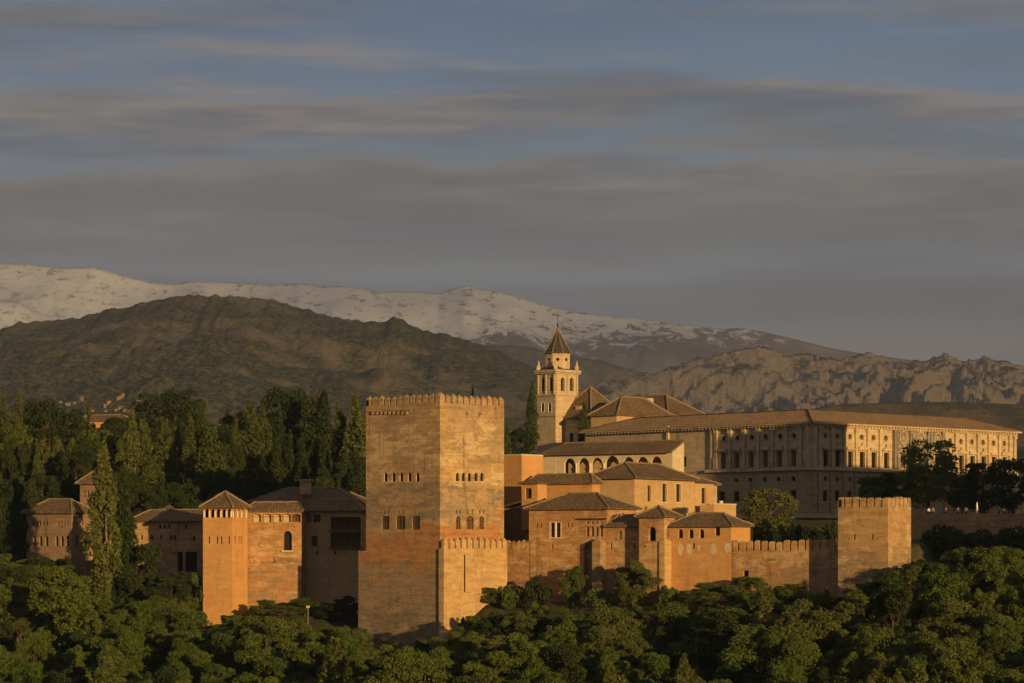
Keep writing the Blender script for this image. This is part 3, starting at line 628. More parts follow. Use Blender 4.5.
# --- lower bastion against the keep
nW, nN = K.fr.n, K.fl.n
bp = K.A+nW*1.15+nN*.35
class Bas: pass
ba = Bas(); ba.fr = Face(bp, K.fr.d, False); ba.fl = Face(bp, K.fl.d, True)
ba.L = ba.fr.s(507.3); zt = ba.fr.z(470, 548.5); zbm = -22
ba.root = thing('bastion', 'lower sunlit bastion with pointed merlons against the right side of the keep', 'bastion', (bp.x, bp.y, zbm))
mb = MB(); facewall(mb, ba.fr, 0, ba.L, zbm, zt, [])
mb.box(ba.fr.at(0, zbm, -.001), ba.fl.d*1.0, ba.fr.d*ba.L, (0, 0, zt-zbm), skip=(5,)) if False else mb.face([ba.fl.at(0, zbm), ba.fl.at(1.1, zbm), ba.fl.at(1.1, zt), ba.fl.at(0, zt)])
mb.face([ba.fr.at(0, zt), ba.fr.at(ba.L, zt), ba.fr.at(ba.L, zt, -1.12), ba.fr.at(0, zt, -1.12)])
mb.build('wall', KEEP_LIGHT, ba.root)
merlons(ba.root, ba.fr, 0, ba.L, zt, 1.25, 11, .22, .55, 'point', KEEP_LIGHT)
mb = MB()
l = ba.fr.s(464.4); mb.tube([ba.fr.at(l, ba.fr.z(464, 555), .08), ba.fr.at(l, ba.fr.z(464, 592), .08)], [.10, .10], 6); mb.build('drain_pipe', DARK, ba.root)

# --- the long wall line running right from the keep
LA = R(33); LD = Vector((math.cos(LA), -math.sin(LA), 0)); L0 = corner(507, 437)
line = Face(L0, LD, False); line.n = Vector((-math.sin(LA), -math.cos(LA), 0)); line.ang = math.atan2(LD.y, LD.x)
def lineY(px): return line.at(line.s(px), 0).y
def wallrun(name, label, px0, px1, ytop, ybot, mat, holes=(), thick=1.2, n=0, h=1.0, cap='point', gap=.25, fc=None, cat='castle wall', top=None):
    fc = fc or line; a, b = fc.s(px0), fc.s(px1); zt = fc.z((px0+px1)/2, ytop); zb = fc.z(px1, ybot)
    r = thing(name, label, cat, tuple(fc.at(a, zb)))
    mb = MB(); hs = facewall(mb, fc, a, b, zb, zt, [hole_px(fc, q) for q in holes])
    mb.face([fc.at(a, zt), fc.at(b, zt), fc.at(b, zt, -thick), fc.at(a, zt, -thick)]); mb.face([fc.at(a, zb, -thick), fc.at(b, zb, -thick), fc.at(b, zt, -thick), fc.at(a, zt, -thick)])
    for e in (a, b): mb.face([fc.at(e, zb), fc.at(e, zb, -thick), fc.at(e, zt, -thick), fc.at(e, zt)])
    mb.build('wall', mat, r)
    for q in hs: add_window(r, fc, q, q.get('name', 'window'))
    if n: merlons(r, fc, a, b, zt, h, n, gap, .5, cap, mat)
    return r, fc, a, b, zt
wallrun('curtain_wall', 'short orange wall with pointed merlons between the bastion and the twin window hall', 506, 530.5, 548.5, 612, TAPIA_RED, n=5, h=1.0, gap=.18)
br = B_('brick_passage_house', 'shaded brick passage house with a thin sloping roof beside the keep', 'house', 530, 442, 33, 500, 536, 508, 560, BRICK)
mb = MB(); e = br.fl.at(br.LU, br.zt+.05, .5); g = br.fl.at(0, br.zt+1.3, .5)
mb.box(e, br.fl.at(0, br.zt+1.3, .5)-e, br.fr.d*3.5, (0, 0, .2)); mb.build('roof', TILE, br.root)

# --- hall with twin window
mL = [(555.5, 10.5, 522.5, 537.3, 'rect', {'sur': 'twin', 'depth': .5}), (552.5, 1.5, 543.5, 548.5, 'rect', {'style': 'slot', 'name': 'slit'})]
mL += [(p, 1.5, 522.8, 527.2, 'rect', {'style': 'slot', 'name': 'slit'}) for p in (537.4, 541, 568.4, 572)]
mL += [(p, 3.1, 526.5, 536.5, 'arch', {'style': 'lattice', 'depth': .3}) for p in (587.6, 592.3, 597, 601.4)]
mL += [(p, 2.2, 521.3, 524, 'rect', {'style': 'lattice', 'depth': .2, 'name': 'lattice_panel'}) for p in (587.6, 592.3, 597, 601.4)]
mL += [(590.4, 13, 541.3, 604, 'arch', {'style': 'none', 'depth': 1.0})]
hallA = B_('twin_window_hall', 'orange walled hall with a white framed twin window and blind arch, under hipped tiles', 'palace hall', 607, lineY(607), 33, 529, 636, 508, 618, TAPIA_RED, mL, [])
hallA.roof(Z_(493.5, 434)-hallA.zt, over=.75)
fc = hallA.fl; a, b = fc.s(597.2), fc.s(583.6); mb = MB()
mb.face([fc.at(a-.2, hallA.zb, -.98), fc.at(b+.2, hallA.zb, -.98), fc.at(b+.2, fc.z(590, 540), -.98), fc.at(a-.2, fc.z(590, 540), -.98)]); mb.build('arch_back', TAPIA_RED, hallA.root)
a, b = fc.s(605.8), fc.s(597.6); zt = fc.z(601, 543); mb = MB(); w = b-a
mb.box(fc.at(a, hallA.zb, 1.7), fc.d*w, fc.n*-1.69, (0, 0, zt-hallA.zb), skip=(1,)); q = [fc.at(a-.1, zt, 1.8), fc.at(b+.1, zt, 1.8), fc.at(b+.1, zt, .01), fc.at(a-.1, zt, .01)]
for i in range(4): mb.face([q[i], q[(i+1) % 4], fc.at((a+b)/2, zt+.85, .9)])
mb.build('buttress', TAPIA, hallA.root)
mb = MB(); a, b = fc.s(606.8), fc.s(578); mb.box(fc.at(a, fc.z(590, 519.6), .003), fc.d*(b-a), fc.n*.35, (0, 0, .22)); mb.build('jetty_beam', WOOD, hallA.root)
# --- recessed annex
an = B_('shaded_annex', 'low shaded annex with tiled roof between the twin window hall and oratory turret', 'house', 641, lineY(641), 33, 606.8, 652, 526, 612, TAPIA_RED,
        [(620.3, 3.4, 530.5, 539.5, 'arch', { 'style': 'cream', 'depth': .3}), (611.3, 1.7, 543, 549, 'rect', {'style': 'slot', 'name': 'slit'}), (634.5, 1.6, 543.5, 548, 'rect', {'style': 'slot', 'name': 'slit'})], [])
an.roof(1.75, over=.4, hipfrac=.6)
gb = B_('shaded_annex', '', 'house', 622, lineY(622)+.6, 33, 611.5, 628, 524.5, 527, TAPIA, root=an.root, part='dormer_wall')
hip_roof(an.root, gb.A, gb.B, gb.C, gb.D, gb.zt, 1.7, (TILE, CAPT), .3, name='dormer_roof')
# --- oratory turret
ot = B_('oratory_turret', 'small square turret with pyramid tiled roof and one arched window on the wall line', 'tower', 664, 418.6, 33, 639, 678.5, 516.3, 618, TAPIA_RED,
        [(652, 7.6, 527, 541, 'arch', {'depth': .7, 'style': 'room'}), (644, 1.4, 545, 548, 'rect', {'style': 'slot', 'name': 'slit'})], [(668.6, 2.6, 526, 539.5, 'rect', {'style': 'shutter'})], LV=4.6)
ot.roof(Z_(506, 420)-ot.zt, over=.6)
mb = MB(); zt = ot.fr.z(667, 541)
mb.box(ot.fl.at(-.25, ot.zb, .25), ot.fr.d*(ot.fr.s(670.8)), ot.fl.d*1.0, (0, 0, zt-ot.zb)); mb.build('corner_buttress', KEEP_LIGHT, ot.root)
# --- gallery house
gh = B_('gallery_house', 'ochre walled house with three arched windows in a row, right of the oratory turret', 'house', 731.3, lineY(731.3), 33, 668.5, 750, 525.6, 618, RENDERO,
        [(p, 5, 529.2, 538.2, 'arch', {'depth': .5}) for p in (680.4, 691, 701.6)]+[(717.4, 5.2, 527.6, 535.6, 'rect', {}), (693.7, 2.2, 543.2, 548.6, 'rect', {'style': 'slot', 'name': 'slit'})], [])
gh.roof(Z_(513.3, 417)-gh.zt, over=.6)
for (px, w, y0, y1) in ((680, 8, 543, 556), (689, 6.5, 543, 555), (698.5, 3.2, 544.5, 551), (713.2, 8, 543, 555.5), (727.5, 8.5, 542.5, 554)):
    mb = MB(); N = 22; c = gh.fl.s(px); r = w*.077; zc = gh.fl.z(px, (y0+y1)/2); rz = (y1-y0)*.077
    pts = [(c+r*math.cos(2*math.pi*i/N)*rnd.uniform(.75, 1.12), zc+rz*math.sin(2*math.pi*i/N)*rnd.uniform(.7, 1.12)) for i in range(N)]
    mb.face([gh.fl.at(s_, z_, .035) for s_, z_ in pts])
    for i in range(N): p, q = pts[i], pts[(i+1) % N]; mb.face([gh.fl.at(*p, .035), gh.fl.at(*q, .035), gh.fl.at(*q, -.02), gh.fl.at(*p, -.02)])
    mb.build('plaster_patch', PALE, gh.root)
mb = MB(); mb.box(gh.fr.at(gh.LV, gh.zb, -1.6), gh.fr.d*1.8, gh.fr.n*1.2, (0, 0, gh.zt-.3-gh.zb)); mb.build('stair_block', RENDERO, gh.root)
# --- battlemented wall to the corner tower
wallrun('battlemented_wall', 'long earth wall topped by round merlons between the gallery house and the corner tower', 732.2, 842, 550.5, 612, TAPIA_RED, [(745.8, 5.4, 570.5, 583, 'rect', {'style': 'room', 'name': 'door'})], 1.3, 15, 1.25, 'round', .22)
# --- corner tower
tl = [(854.5, 1.7, 534, 539.8, 'rect', {'style': 'slot', 'name': 'slit'}), (872.7, 1.7, 534, 539.8, 'rect', {'style': 'slot', 'name': 'slit'})]
ct = B_('corner_tower', 'squat square corner tower of tan masonry with rounded battlements at the right', 'castle tower', 888, 396, 33, 838, 911, 507, 615, TAPIA, tl, [])
solid_batt(ct, ct.zt, 7, 6, 1.15, TAPIA, 'round', .2)
# --- terrace retaining wall
tf = Face(corner(905, 431), (1, -.03, 0), False); tf.n = Vector((-.03, -1, 0)).normalized(); tf.ang = math.atan2(-.03, 1)
tw, tfc, ta, tb, tzt = wallrun('terrace_wall', 'long dark retaining wall under the palace terrace at the right edge', 905, 1200, 513.5, 560, TAPIA, thick=1.0, fc=tf)
# --- upper house
uh = B_('ochre_hall', 'tall ochre hall with hipped tiles and three tall narrow windows facing the sun', 'palace hall', 634.5, 448, 33, 588, 694.5, 477.5, 545, RENDERW,
        [(595, 5.2, 483, 492, 'arch', {'style': 'cream', 'depth': .15})], [(649.4, 3.4, 485.5, 501.5, 'rect', {}), (664.4, 4.6, 483.5, 502, 'rect', {'sur': 'jamb'}), (678.4, 4.8, 484, 502, 'rect', {'sur': 'jamb'}), (646, 3, 506, 511, 'arch', {'style': 'slot'})])
uh.roof(Z_(463, 456)-uh.zt, over=.8)
ue = B_('ochre_hall', '', '', 694.8, uh.D.y+.3, 33, 689, 717, 483.5, 535, RENDERW, [], [(703.8, 4.2, 488, 503.5, 'rect', {})], root=uh.root, part='end_wing_wall')
hip_roof(uh.root, ue.A+uh.fl.d*3, ue.B+uh.fl.d*6, ue.C+uh.fl.d*6, ue.D, ue.zt, 1.7, (TILE, CAPT), .5, name='end_wing_roof')
te = B_('terrace_block', 'low ochre terrace block with a pot, right of the ochre hall end wing', 'terrace', 714, 463, 33, 700, 736, 504.5, 545, RENDERW)
mb = MB(); te_s = te.fr.s(731); mb.box(te.fr.at(0, te.zt, 0), te.fr.d*te.LV, te.fr.n*.14, (0, 0, .22)); mb.build('coping', PALE, te.root)
mb = MB(); q = te.fr.at(te.fr.s(724), te.zt+.003, -.6); mb.tube([q, q+V3(0, 0, .25), q+V3(0, 0, .6), q+V3(0, 0, .68)], [.22, .3, .4, .42], 10)
tag(mb.build('flower_pot', WHITE, None, loc=tuple(q)), 'white flower pot standing on the low ochre terrace', 'flower pot')
# --- small pavilion house on the left of the ochre hall
pv_ = B_('pavilion_house', 'low orange house with one brown window and long tiled roof behind the twin-window hall', 'house', 537.5, 440.5, 33, 521.6, 546.7, 482.6, 530, RENDERO, [(528.3, 6.6, 488.3, 498.6, 'rect', {'style': 'shutter'})], [], part='wing_wall')
pm = B_('', '', '', 592, 441.5, 33, 544.5, 600, 482.8, 530, RENDERO, root=pv_.root)
hip_roof(pv_.root, pm.A, pm.B+pm.fl.d*3.2, pm.C+pm.fl.d*3.2, pm.D, pm.zt+.03, 1.5, (TILE, CAPT), .5, hipfrac=.8)
hip_roof(pv_.root, pv_.A, pv_.B, pv_.C, pv_.D, pv_.zt, .8, (TILE, None), .5, name='wing_roof')
bk = B_('flat_block', 'flat topped ochre block between the keep and the arcaded hall', 'house', 521.6, 449, 40, 498, 543, 455.5, 540, RENDERO)
mb = MB(); mb.box(bk.fl.at(bk.LU, bk.zt, .1), bk.fl.d*-(bk.LU+.1), bk.fl.n*-.5, (0, 0, .25)); mb.box(bk.fr.at(.45, bk.zt, .1), bk.fr.d*(bk.LV-.5), bk.fr.n*-.5, (0, 0, .25)); mb.build('coping', PALE, bk.root)
# --- arcaded hall
arc = [(p, w, yt, 477, 'arch', {'style': 'none', 'depth': .5, 'rise': 1.0}) for p, w, yt in ((569.6, 11, 458.3), (583.6, 11, 458), (596.9, 11, 457.7), (612, 13.5, 455.8), (628.4, 11, 457), (642.4, 11, 456.8), (656.2, 10.5, 456.5))]
ah = B_('arcaded_hall', 'long tiled hall with an open row of seven white arches under its eave', 'palace hall', 672.5, 474, 33, 540, 681, 451.8, 530, PALE, arc+[(553.3, 1.5, 470.5, 474.5, 'rect', {'style': 'slot', 'name': 'slit'})], [], LV=4.2)
e0, e1 = ah.fl.at(-.3, ah.zt, .9), ah.fl.at(ah.LU+.5, ah.zt, .9); zr = Z_(440, 477); bk_ = ah.fr.d*(4.2+.9)
mb = MB(); r0, r1 = e0+bk_, e1+bk_-ah.fl.d*3.2; r0.z = r1.z = zr; r2 = e1+bk_; r2.z = ah.zt
mb.face([e0, e1, r1, r0]); mb.face([e1, r2, r1]); dn = V3(0, 0, -.22); mb.face([e0, e1, e1+dn, e0+dn]); mb.face([e1, r2, r2+dn, e1+dn]); mb.face([e0+dn, e1+dn, r2+dn, r0+dn])
caps(mb, r0, r1, .15); caps(mb, e0, r0, .12)
mb.build('roof', [TILE, CAPT], ah.root)
mb = MB(); a_, d_ = ah.A, ah.D; g0 = ah.fr.at(0, ah.zt); g1 = ah.fr.at(4.2, ah.zt); g2 = ah.fr.at(4.2, zr-.05); mb.face([g0, g1, g2]); c1 = ah.C; mb.face([g1, V3(c1.x, c1.y, ah.zt), V3(c1.x, c1.y, zr-1), g2]); mb.build('gable', PALE, ah.root)
mb = MB(); a, b = ah.fl.s(664), ah.fl.s(561); z0, z1 = ah.fl.z(612, 478), ah.zt-.1
mb.face([ah.fl.at(a, z0, -2.6), ah.fl.at(b, z0, -2.6), ah.fl.at(b, z1, -2.6), ah.fl.at(a, z1, -2.6)]); mb.face([ah.fl.at(a, z0, -.5), ah.fl.at(b, z0, -.5), ah.fl.at(b, z0, -2.6), ah.fl.at(a, z0, -2.6)])
mb.build('loggia', RENDERW, ah.root)
for p in (576.6, 590.3, 604.3, 620.4, 635.5, 649.4):
    mb = MB(); c = ah.fl.at(ah.fl.s(p), 0, .12); za, zb_ = ah.fl.z(p, 477.3), ah.fl.z(p, 463.5)
    mb.tube([V3(c.x, c.y, za), V3(c.x, c.y, za+.25), V3(c.x, c.y, za+.27), V3(c.x, c.y, zb_-.4), V3(c.x, c.y, zb_)], [.26, .24, .15, .14, .28], 8); mb.build('column', WHITE, ah.root)
mb = MB(); a, b = ah.fl.s(555.8), ah.fl.s(543); mb.box(ah.fl.at(a, ah.zb, .06), ah.fl.d*(b-a), ah.fl.n*-.05, (0, 0, ah.zt-.3-ah.zb)); mb.build('limewashed_panel', PALE, ah.root)

# ------------------------------------------------------------------ the renaissance palace
PA = R(47); PY = 513
pA = corner(811.3, PY); pl_ = Face(pA, (-math.cos(PA), math.sin(PA)), True); pr_ = Face(pA, (math.sin(PA), math.cos(PA)), False)
PLU, PLV = pl_.s(585), pr_.s(1016)
ze, zl, zg = Z_(422, PY), Z_(468.5, PY), Z_(518, PY)
pal = thing('palace', 'huge square stone palace with rows of windows and round openings above, at the right', 'palace', (pA.x, pA.y, zg))
nL = [723.6, 737.3, 751.6, 765.7, 780, 794]; nR = [825.3, 837.4, 849.8, 861.5, 873.3, 885.7, 950, 960.7, 971.8, 982.9, 993.3, 1004]
pR = [902, 919.3, 936.6]
def wrow(fc, pxs, w, z0, z1, kind, **k):
    r = []
    for i, p in enumerate(pxs):
        c = fc.s(p); d = {'s0': c-w/2, 's1': c+w/2, 'z0': z0, 'z1': z1, 'kind': kind}; d.update(k)
        if callable(d.get('sur')): d['sur'] = d['sur'](i)
        r.append(d)
    return r
zz = lambda y: Z_(y, PY)
ped = lambda i: 'flat' if i % 2 == 0 else ('pediment' if i % 4 == 1 else 'round_ped')
upL = wrow(pl_, nL, 1.5, zz(466), zz(450), 'rect', style='green', sur='flat', depth=.5)+wrow(pl_, nL, 1.15, zz(438.2), zz(432.2), 'round', style='slot', sur='ring', depth=.6, name='oculus')
upR = wrow(pr_, nR, 1.6, zz(466), zz(450), 'rect', style='room', sur=ped, depth=.3)+wrow(pr_, nR, 1.15, zz(438.2), zz(432.2), 'round', style='slot', sur='ring', depth=.6, name='oculus')
upR += wrow(pr_, pR, 1.6, zz(465), zz(449), 'rect', style='green', sur='pediment', depth=.5)
loL = wrow(pl_, [722, 736.3, 750.3, 764.7, 778.7, 793.4], 1.15, zz(481.5), zz(475.5), 'round', style='slot', sur='ring', depth=.6, name='oculus')[1:]+wrow(pl_, [722, 736.5, 750.7, 764.9, 779, 793.4], 1.5, zz(500.5), zz(490), 'rect', style='dark', depth=.5)
loR = wrow(pr_, nR, 1.15, zz(481.5), zz(475.5), 'round', style='slot', sur='ring', depth=.6, name='oculus')+wrow(pr_, nR, 1.4, zz(501), zz(490), 'rect', style='dark', depth=.5)
upL += [hole_px(pl_, (684.2, 4.2, 456.5, 466.5, 'rect', {'depth': .6}))]
for nm, z0, z1, hl, hr, mm in (('upper_wall', zl, ze, upL, upR, PSTONE), ('lower_wall', zg, zl, loL, loR, PRUST)):
    mb = MB(); hl = facewall(mb, pl_, 0, PLU, z0, z1, hl); hr = facewall(mb, pr_, 0, PLV, z0, z1, hr)
    B2, D2 = pl_.at(PLU, 0), pr_.at(PLV, 0); C2 = B2+pr_.d*PLV
    for p, q in ((B2, C2), (C2, D2)): mb.face([V3(p.x, p.y, z0), V3(q.x, q.y, z0), V3(q.x, q.y, z1), V3(p.x, p.y, z1)])
    mb.build(nm, mm, pal)
    for fc, hs in ((pl_, hl), (pr_, hr)):
        for h in hs: add_window(pal, fc, h)
# marble portal bay in the right front
a, b = pr_.s(892.2), pr_.s(945.5); mb = MB()
xs_ = [pr_.s(p) for p in pR]
for s0, s1 in ((a, xs_[0]-1.5), (xs_[0]+1.5, xs_[1]-1.5), (xs_[1]+1.5, xs_[2]-1.5), (xs_[2]+1.5, b)):
    mb.box(pr_.at(s0, zl+.5, .003), pr_.d*(s1-s0), pr_.n*.22, (0, 0, zz(425.5)-zl-.5))
for x in xs_: mb.box(pr_.at(x-1.5, zz(441), .003), pr_.d*3.0, pr_.n*.22, (0, 0, zz(425.5)-zz(441)))
mb.build('portal_panel', MARBLE, pal)
for x in xs_:
    mb = MB(); N = 20; zc = zz(433.5)
    P = lambda r, i, o: pr_.at(x+r*math.cos(2*math.pi*i/N), zc+r*1.15*math.sin(2*math.pi*i/N), o)
    for i in range(N):
        mb.face([P(.95, i, .42), P(.95, i+1, .42), P(1.2, i+1, .42), P(1.2, i, .42)]); mb.face([P(1.2, i, .42), P(1.2, i+1, .42), P(1.2, i+1, .22), P(1.2, i, .22)]); mb.face([P(.95, i, .42), P(.95, i+1, .42), P(.95, i+1, .24), P(.95, i, .24)])
    mb.face([P(.95, i, .245) for i in range(N)], 1)
    for q in range(5): mb.box(pr_.at(x-.5+.22*q, zc-.5+.15*rnd.random(), .25), pr_.d*.16, pr_.n*.12, (0, 0, .5+.5*rnd.random()), 0)
    mb.build('medallion', [PSTONE, MARBLE], pal)
# pilasters
pil = {}
def pilaster(fc, px, w, z0, z1, mat, out=.40, name='pilaster'):
    k = (w, round(z0, 2), mat.name)
    if k not in pil:
        mb = MB(); h = z1-z0
        mb.box((-w/2-.15, -out-.14, 0), (w+.3, 0, 0), (0, out+.14, 0), (0, 0, 2.3)); mb.box((-w/2, -out, 2.303), (w, 0, 0), (0, out, 0), (0, 0, h-3.0)); mb.box((-w/2-.12, -out-.12, h-.69), (w+.24, 0, 0), (0, out+.12, 0), (0, 0, .69))
        pil[k] = mb.mesh(name, mat)
    return inst(name, pil[k], pal, fc.at(fc.s(px), z0, .002), fc.ang)
zp0, zp1 = zl+.4, zz(426.2)
for p in (716.5, 730.5, 744.5, 758.7, 773, 787, 801, 808.5): pilaster(pl_, p, .75, zp0, zp1, PSTONE)
for p in (813.8, 819, 831.3, 843.6, 855.6, 867.4, 879.5, 944.8, 955.3, 966.3, 977.4, 988.2, 998.6, 1009, 1014): pilaster(pr_, p, .75, zp0, zp1, PSTONE)
for p in (893.5, 895.8, 909.2, 912, 926.8, 929.6, 941.3): pilaster(pr_, p, .65, zp0, zp1, MARBLE, .6)
# rusticated strips of the lower right front
for p in (813.6, 819.2, 831.5, 843.8, 855.6, 867.4, 879.5, 891.5, 944.8, 955.3, 966.3, 977.4, 988.2, 998.6, 1009): 
    me = pil.setdefault('rust', None)
    if me is None:
        mb = MB(); n = 9; hh = (zl-zg-.7)/n
        for i in range(n): mb.box((-.55+.08*(i % 2), -.3, i*hh+.05), (1.1-.16*(i % 2), 0, 0), (0, .3, 0), (0, 0, hh-.1))
        me = pil['rust'] = mb.mesh('rusticated_pier', PRUST)
    inst('rusticated_pier', me, pal, pr_.at(pr_.s(p), zg, .002), pr_.ang)
for nm, z, h, out in (('string_course', zl-.28, .62, .55), ('architrave', zz(426), .35, .46), ('plinth', zg, .9, .42)):
    mb = MB(); e1 = pl_.s(713.3) if nm != 'string_course' else pl_.s(706)
    mb.box(pl_.at(0, z, .004), pl_.d*e1, pl_.n*out, (0, 0, h)); mb.box(pr_.at(-out, z, .004) if False else pr_.at(0, z, .004), pr_.d*PLV, pr_.n*out, (0, 0, h))
    c0 = pA+V3(0, 0, z); mb.box(c0+pl_.n*.004+pr_.n*.004, pl_.n*out, pr_.n*out, (0, 0, h)); mb.build(nm, PSTONE, pal)
mb = MB()                                        # cornice with brackets, on every side
Cc = pl_.at(PLU, 0)+pr_.d*PLV
for fc, L, bracket in ((pl_, PLU, 1), (pr_, PLV, 1), (Face(Cc, -pl_.d, True), PLU, 0), (Face(Cc, -pr_.d, False), PLV, 0)):
    nn = fc.n if bracket else (Vector((pA.x, pA.y, 0))-fc.p).normalized()*0+(-pl_.n if fc.d.dot(pl_.d) < -.9 else -pr_.n)
    mb.box(fc.at(-.9, ze-.30)+nn*.003, fc.d*(L+1.8), nn*.95, (0, 0, .34)); 
    if bracket:
        mb.box(fc.at(0, ze-.85)+nn*.003, fc.d*L, nn*.30, (0, 0, .2))
        for i in range(int(L/.95)): mb.box(fc.at(.3+i*.95, ze-.648)+nn*.003, fc.d*.42, nn*.75, (0, 0, .345))
mb.build('cornice', PSTONE, pal)
# ring roof round the court
o_ = 1.05; d_ = 7.5; zr = ze+2.9
q = lambda t, s_: pA+pl_.d*(t if True else 0)+pr_.d*s_
out4 = [q(-o_, -o_), q(PLU+o_, -o_), q(PLU+o_, PLV+o_), q(-o_, PLV+o_)]; rid = [q(d_, d_), q(PLU-d_, d_), q(PLU-d_, PLV-d_), q(d_, PLV-d_)]; inn = [q(2*d_, 2*d_), q(PLU-2*d_, 2*d_), q(PLU-2*d_, PLV-2*d_), q(2*d_, PLV-2*d_)]
z3 = lambda p, z: V3(p.x, p.y, z)
mb = MB()
for i in range(4):
    j = (i+1) % 4
    mb.face([z3(out4[i], ze+.06), z3(out4[j], ze+.06), z3(rid[j], zr), z3(rid[i], zr)]); mb.face([z3(rid[i], zr), z3(rid[j], zr), z3(inn[j], ze+.4), z3(inn[i], ze+.4)])
    mb.face([z3(out4[i], ze+.06), z3(out4[j], ze+.06), z3(out4[j], ze-.02), z3(out4[i], ze-.02)]); mb.face([z3(inn[i], ze+.4), z3(inn[j], ze+.4), z3(inn[j], zg), z3(inn[i], zg)])
    caps(mb, z3(rid[i], zr), z3(rid[j], zr), .14); caps(mb, z3(out4[i], ze+.1), z3(rid[i], zr), .16)
mb.build('roof', [TILE_RED, DARKTILE], pal)
mb = MB(); s_ = pl_.s(669.5); c = pl_.at(s_, zz(448), .35); mb.box(c, pl_.d*.55, pl_.n*-.345, (0, 0, ze+.5-zz(448))); mb.build('downpipe', PALE, pal)
mb = MB(); s0_, s1_ = pl_.s(713), pl_.s(717.5); mb.box(pl_.at(s0_, zl+.45, .004), pl_.d*(s1_-s0_)*.0+pl_.d*.5, pl_.n*.4, (0, 0, ze-1.2-zl)); mb.build('end_pier', PSTONE, pal)

# ------------------------------------------------------------------ church and bell tower behind the palace
CY = 590; a = 46
dome = {'style': 'room', 'depth': .7}
bt = B_('bell_tower', 'pale stone bell tower with arched belfry and dark pointed spire, highest point of the scene', 'bell tower', 555.6, CY, a, 537.2, 578.2, 370.8, 540, CHURCH,
        [(p, 3.4, 377.5, 391, 'arch', dict(dome)) for p in (543, 551)]+[(p, 3.0, 403.2, 411.5, 'rect', {'sur': 'jamb', 'depth': .4}) for p in (542.8, 549.8)],
        [(p, 3.6, 377.5, 391, 'arch', dict(dome)) for p in (562.6, 571.8)])
def frame_band(b, y, h, out, name, mat=CHURCH):
    z = Z_(y, b.A.y); u, v = b.fl.d, b.fr.d; mb = MB()
    mb.box(V3(b.A.x, b.A.y, z)-u*out-v*out, u*(b.LU+2*out), v*(b.LV+2*out), (0, 0, h)); return mb.build(name, mat, b.root)
frame_band(bt, 371.5, .5, .5, 'cornice'); frame_band(bt, 395.5, .35, .25, 'string_course'); frame_band(bt, 373.2, .28, .4, 'architrave'); frame_band(bt, 416, .4, .25, 'base_course')
for fc, L in ((bt.fl, bt.LU), (bt.fr, bt.LV)):
    for fr in (.02, .475, .89): 
        mb = MB(); mb.box(fc.at(L*fr+.05, Z_(394, CY), .002), fc.d*L*.07, fc.n*.22, (0, 0, Z_(374, CY)-Z_(394, CY))); mb.build('pilaster', CHURCH, bt.root)
ctr = (bt.A+bt.C)/2; rr = (bt.LU+bt.LV)/4; zt = bt.zt+.45
# low tiled skirt, octagonal drum, spire, finial
mb = MB(); cs = [V3(p.x, p.y, zt-.02) for p in (bt.A, bt.B, bt.C, bt.D)]
ANG = [math.atan2(bt.fl.n.y, bt.fl.n.x)+math.pi/8+k*math.pi/4 for k in range(8)]
oct_ = lambda r, z: [V3(ctr.x+r*math.cos(t), ctr.y+r*math.sin(t), z) for t in ANG]
zd0, zd1 = Z_(367.5, CY+3), Z_(353.6, CY+3)
for i in range(4): mb.face([cs[i], cs[(i+1) % 4], V3(*ctr.xy, zd0+.4).lerp(V3(cs[(i+1) % 4].x, cs[(i+1) % 4].y, zd0+.4), .6), V3(*ctr.xy, zd0+.4).lerp(V3(cs[i].x, cs[i].y, zd0+.4), .6)])
mb.build('skirt_roof', SLATE, bt.root)
def octo(r0, z0, r1, z1, mb, mi=0):
    p, q_ = oct_(r0, z0), oct_(r1, z1)
    for i in range(8): mb.face([p[i], p[(i+1) % 8], q_[(i+1) % 8], q_[i]], mi)
mb = MB(); rd = 13*.2226/math.cos(math.pi/8)*.93; octo(rd, zd0-.3, rd, zd1, mb); octo(rd*1.0, zd1-.35, rd*1.07, zd1-.3, mb); octo(rd*1.07, zd1-.3, rd*1.07, zd1, mb); drum = mb.build('drum', CHURCH, bt.root)
for k in range(8):
    t_ = ANG[k]+math.pi/8; r = rd*math.cos(math.pi/8)+.02; c = V3(ctr.x+r*math.cos(t_), ctr.y+r*math.sin(t_), (zd0+zd1)/2+.2)
    mb = MB(); N = 12; tx = V3(-math.sin(t_), math.cos(t_), 0); mb.face([c+tx*.38*math.cos(2*math.pi*i/N)+V3(0, 0, .38*math.sin(2*math.pi*i/N)) for i in range(N)]); sub(drum, mb.build('oculus', DARK, bt.root))
zs = Z_(327.5, CY+3); mb = MB(); apex = V3(ctr.x, ctr.y, zs); p = oct_(rd*1.18, zd1+.0); p2 = oct_(rd*.55, zd1+(zs-zd1)*.47)
for i in range(8): mb.face([p[i], p[(i+1) % 8], p2[(i+1) % 8], p2[i]], 0); mb.face([p2[i], p2[(i+1) % 8], apex], 0)
for i in range(8): caps(mb, p[i], p2[i], .11); caps(mb, p2[i], apex, .08)
mb.face(p[::-1], 0); mb.build('spire', [SLATE, CAPT], bt.root)
mb = MB(); mb.tube([apex-V3(0, 0, .4), apex+V3(0, 0, .6), apex+V3(0, 0, 3.6)], [.2, .09, .04], 6); mb.tube([apex+V3(0, 0, .5), apex+V3(0, 0, .75), apex+V3(0, 0, 1.0)], [.1, .3, .1], 8)
mb.box(apex+V3(-.5, -.04, 2.7), (1.0, 0, 0), (0, .08, 0), (0, 0, .09)); mb.build('finial', IRON, bt.root)
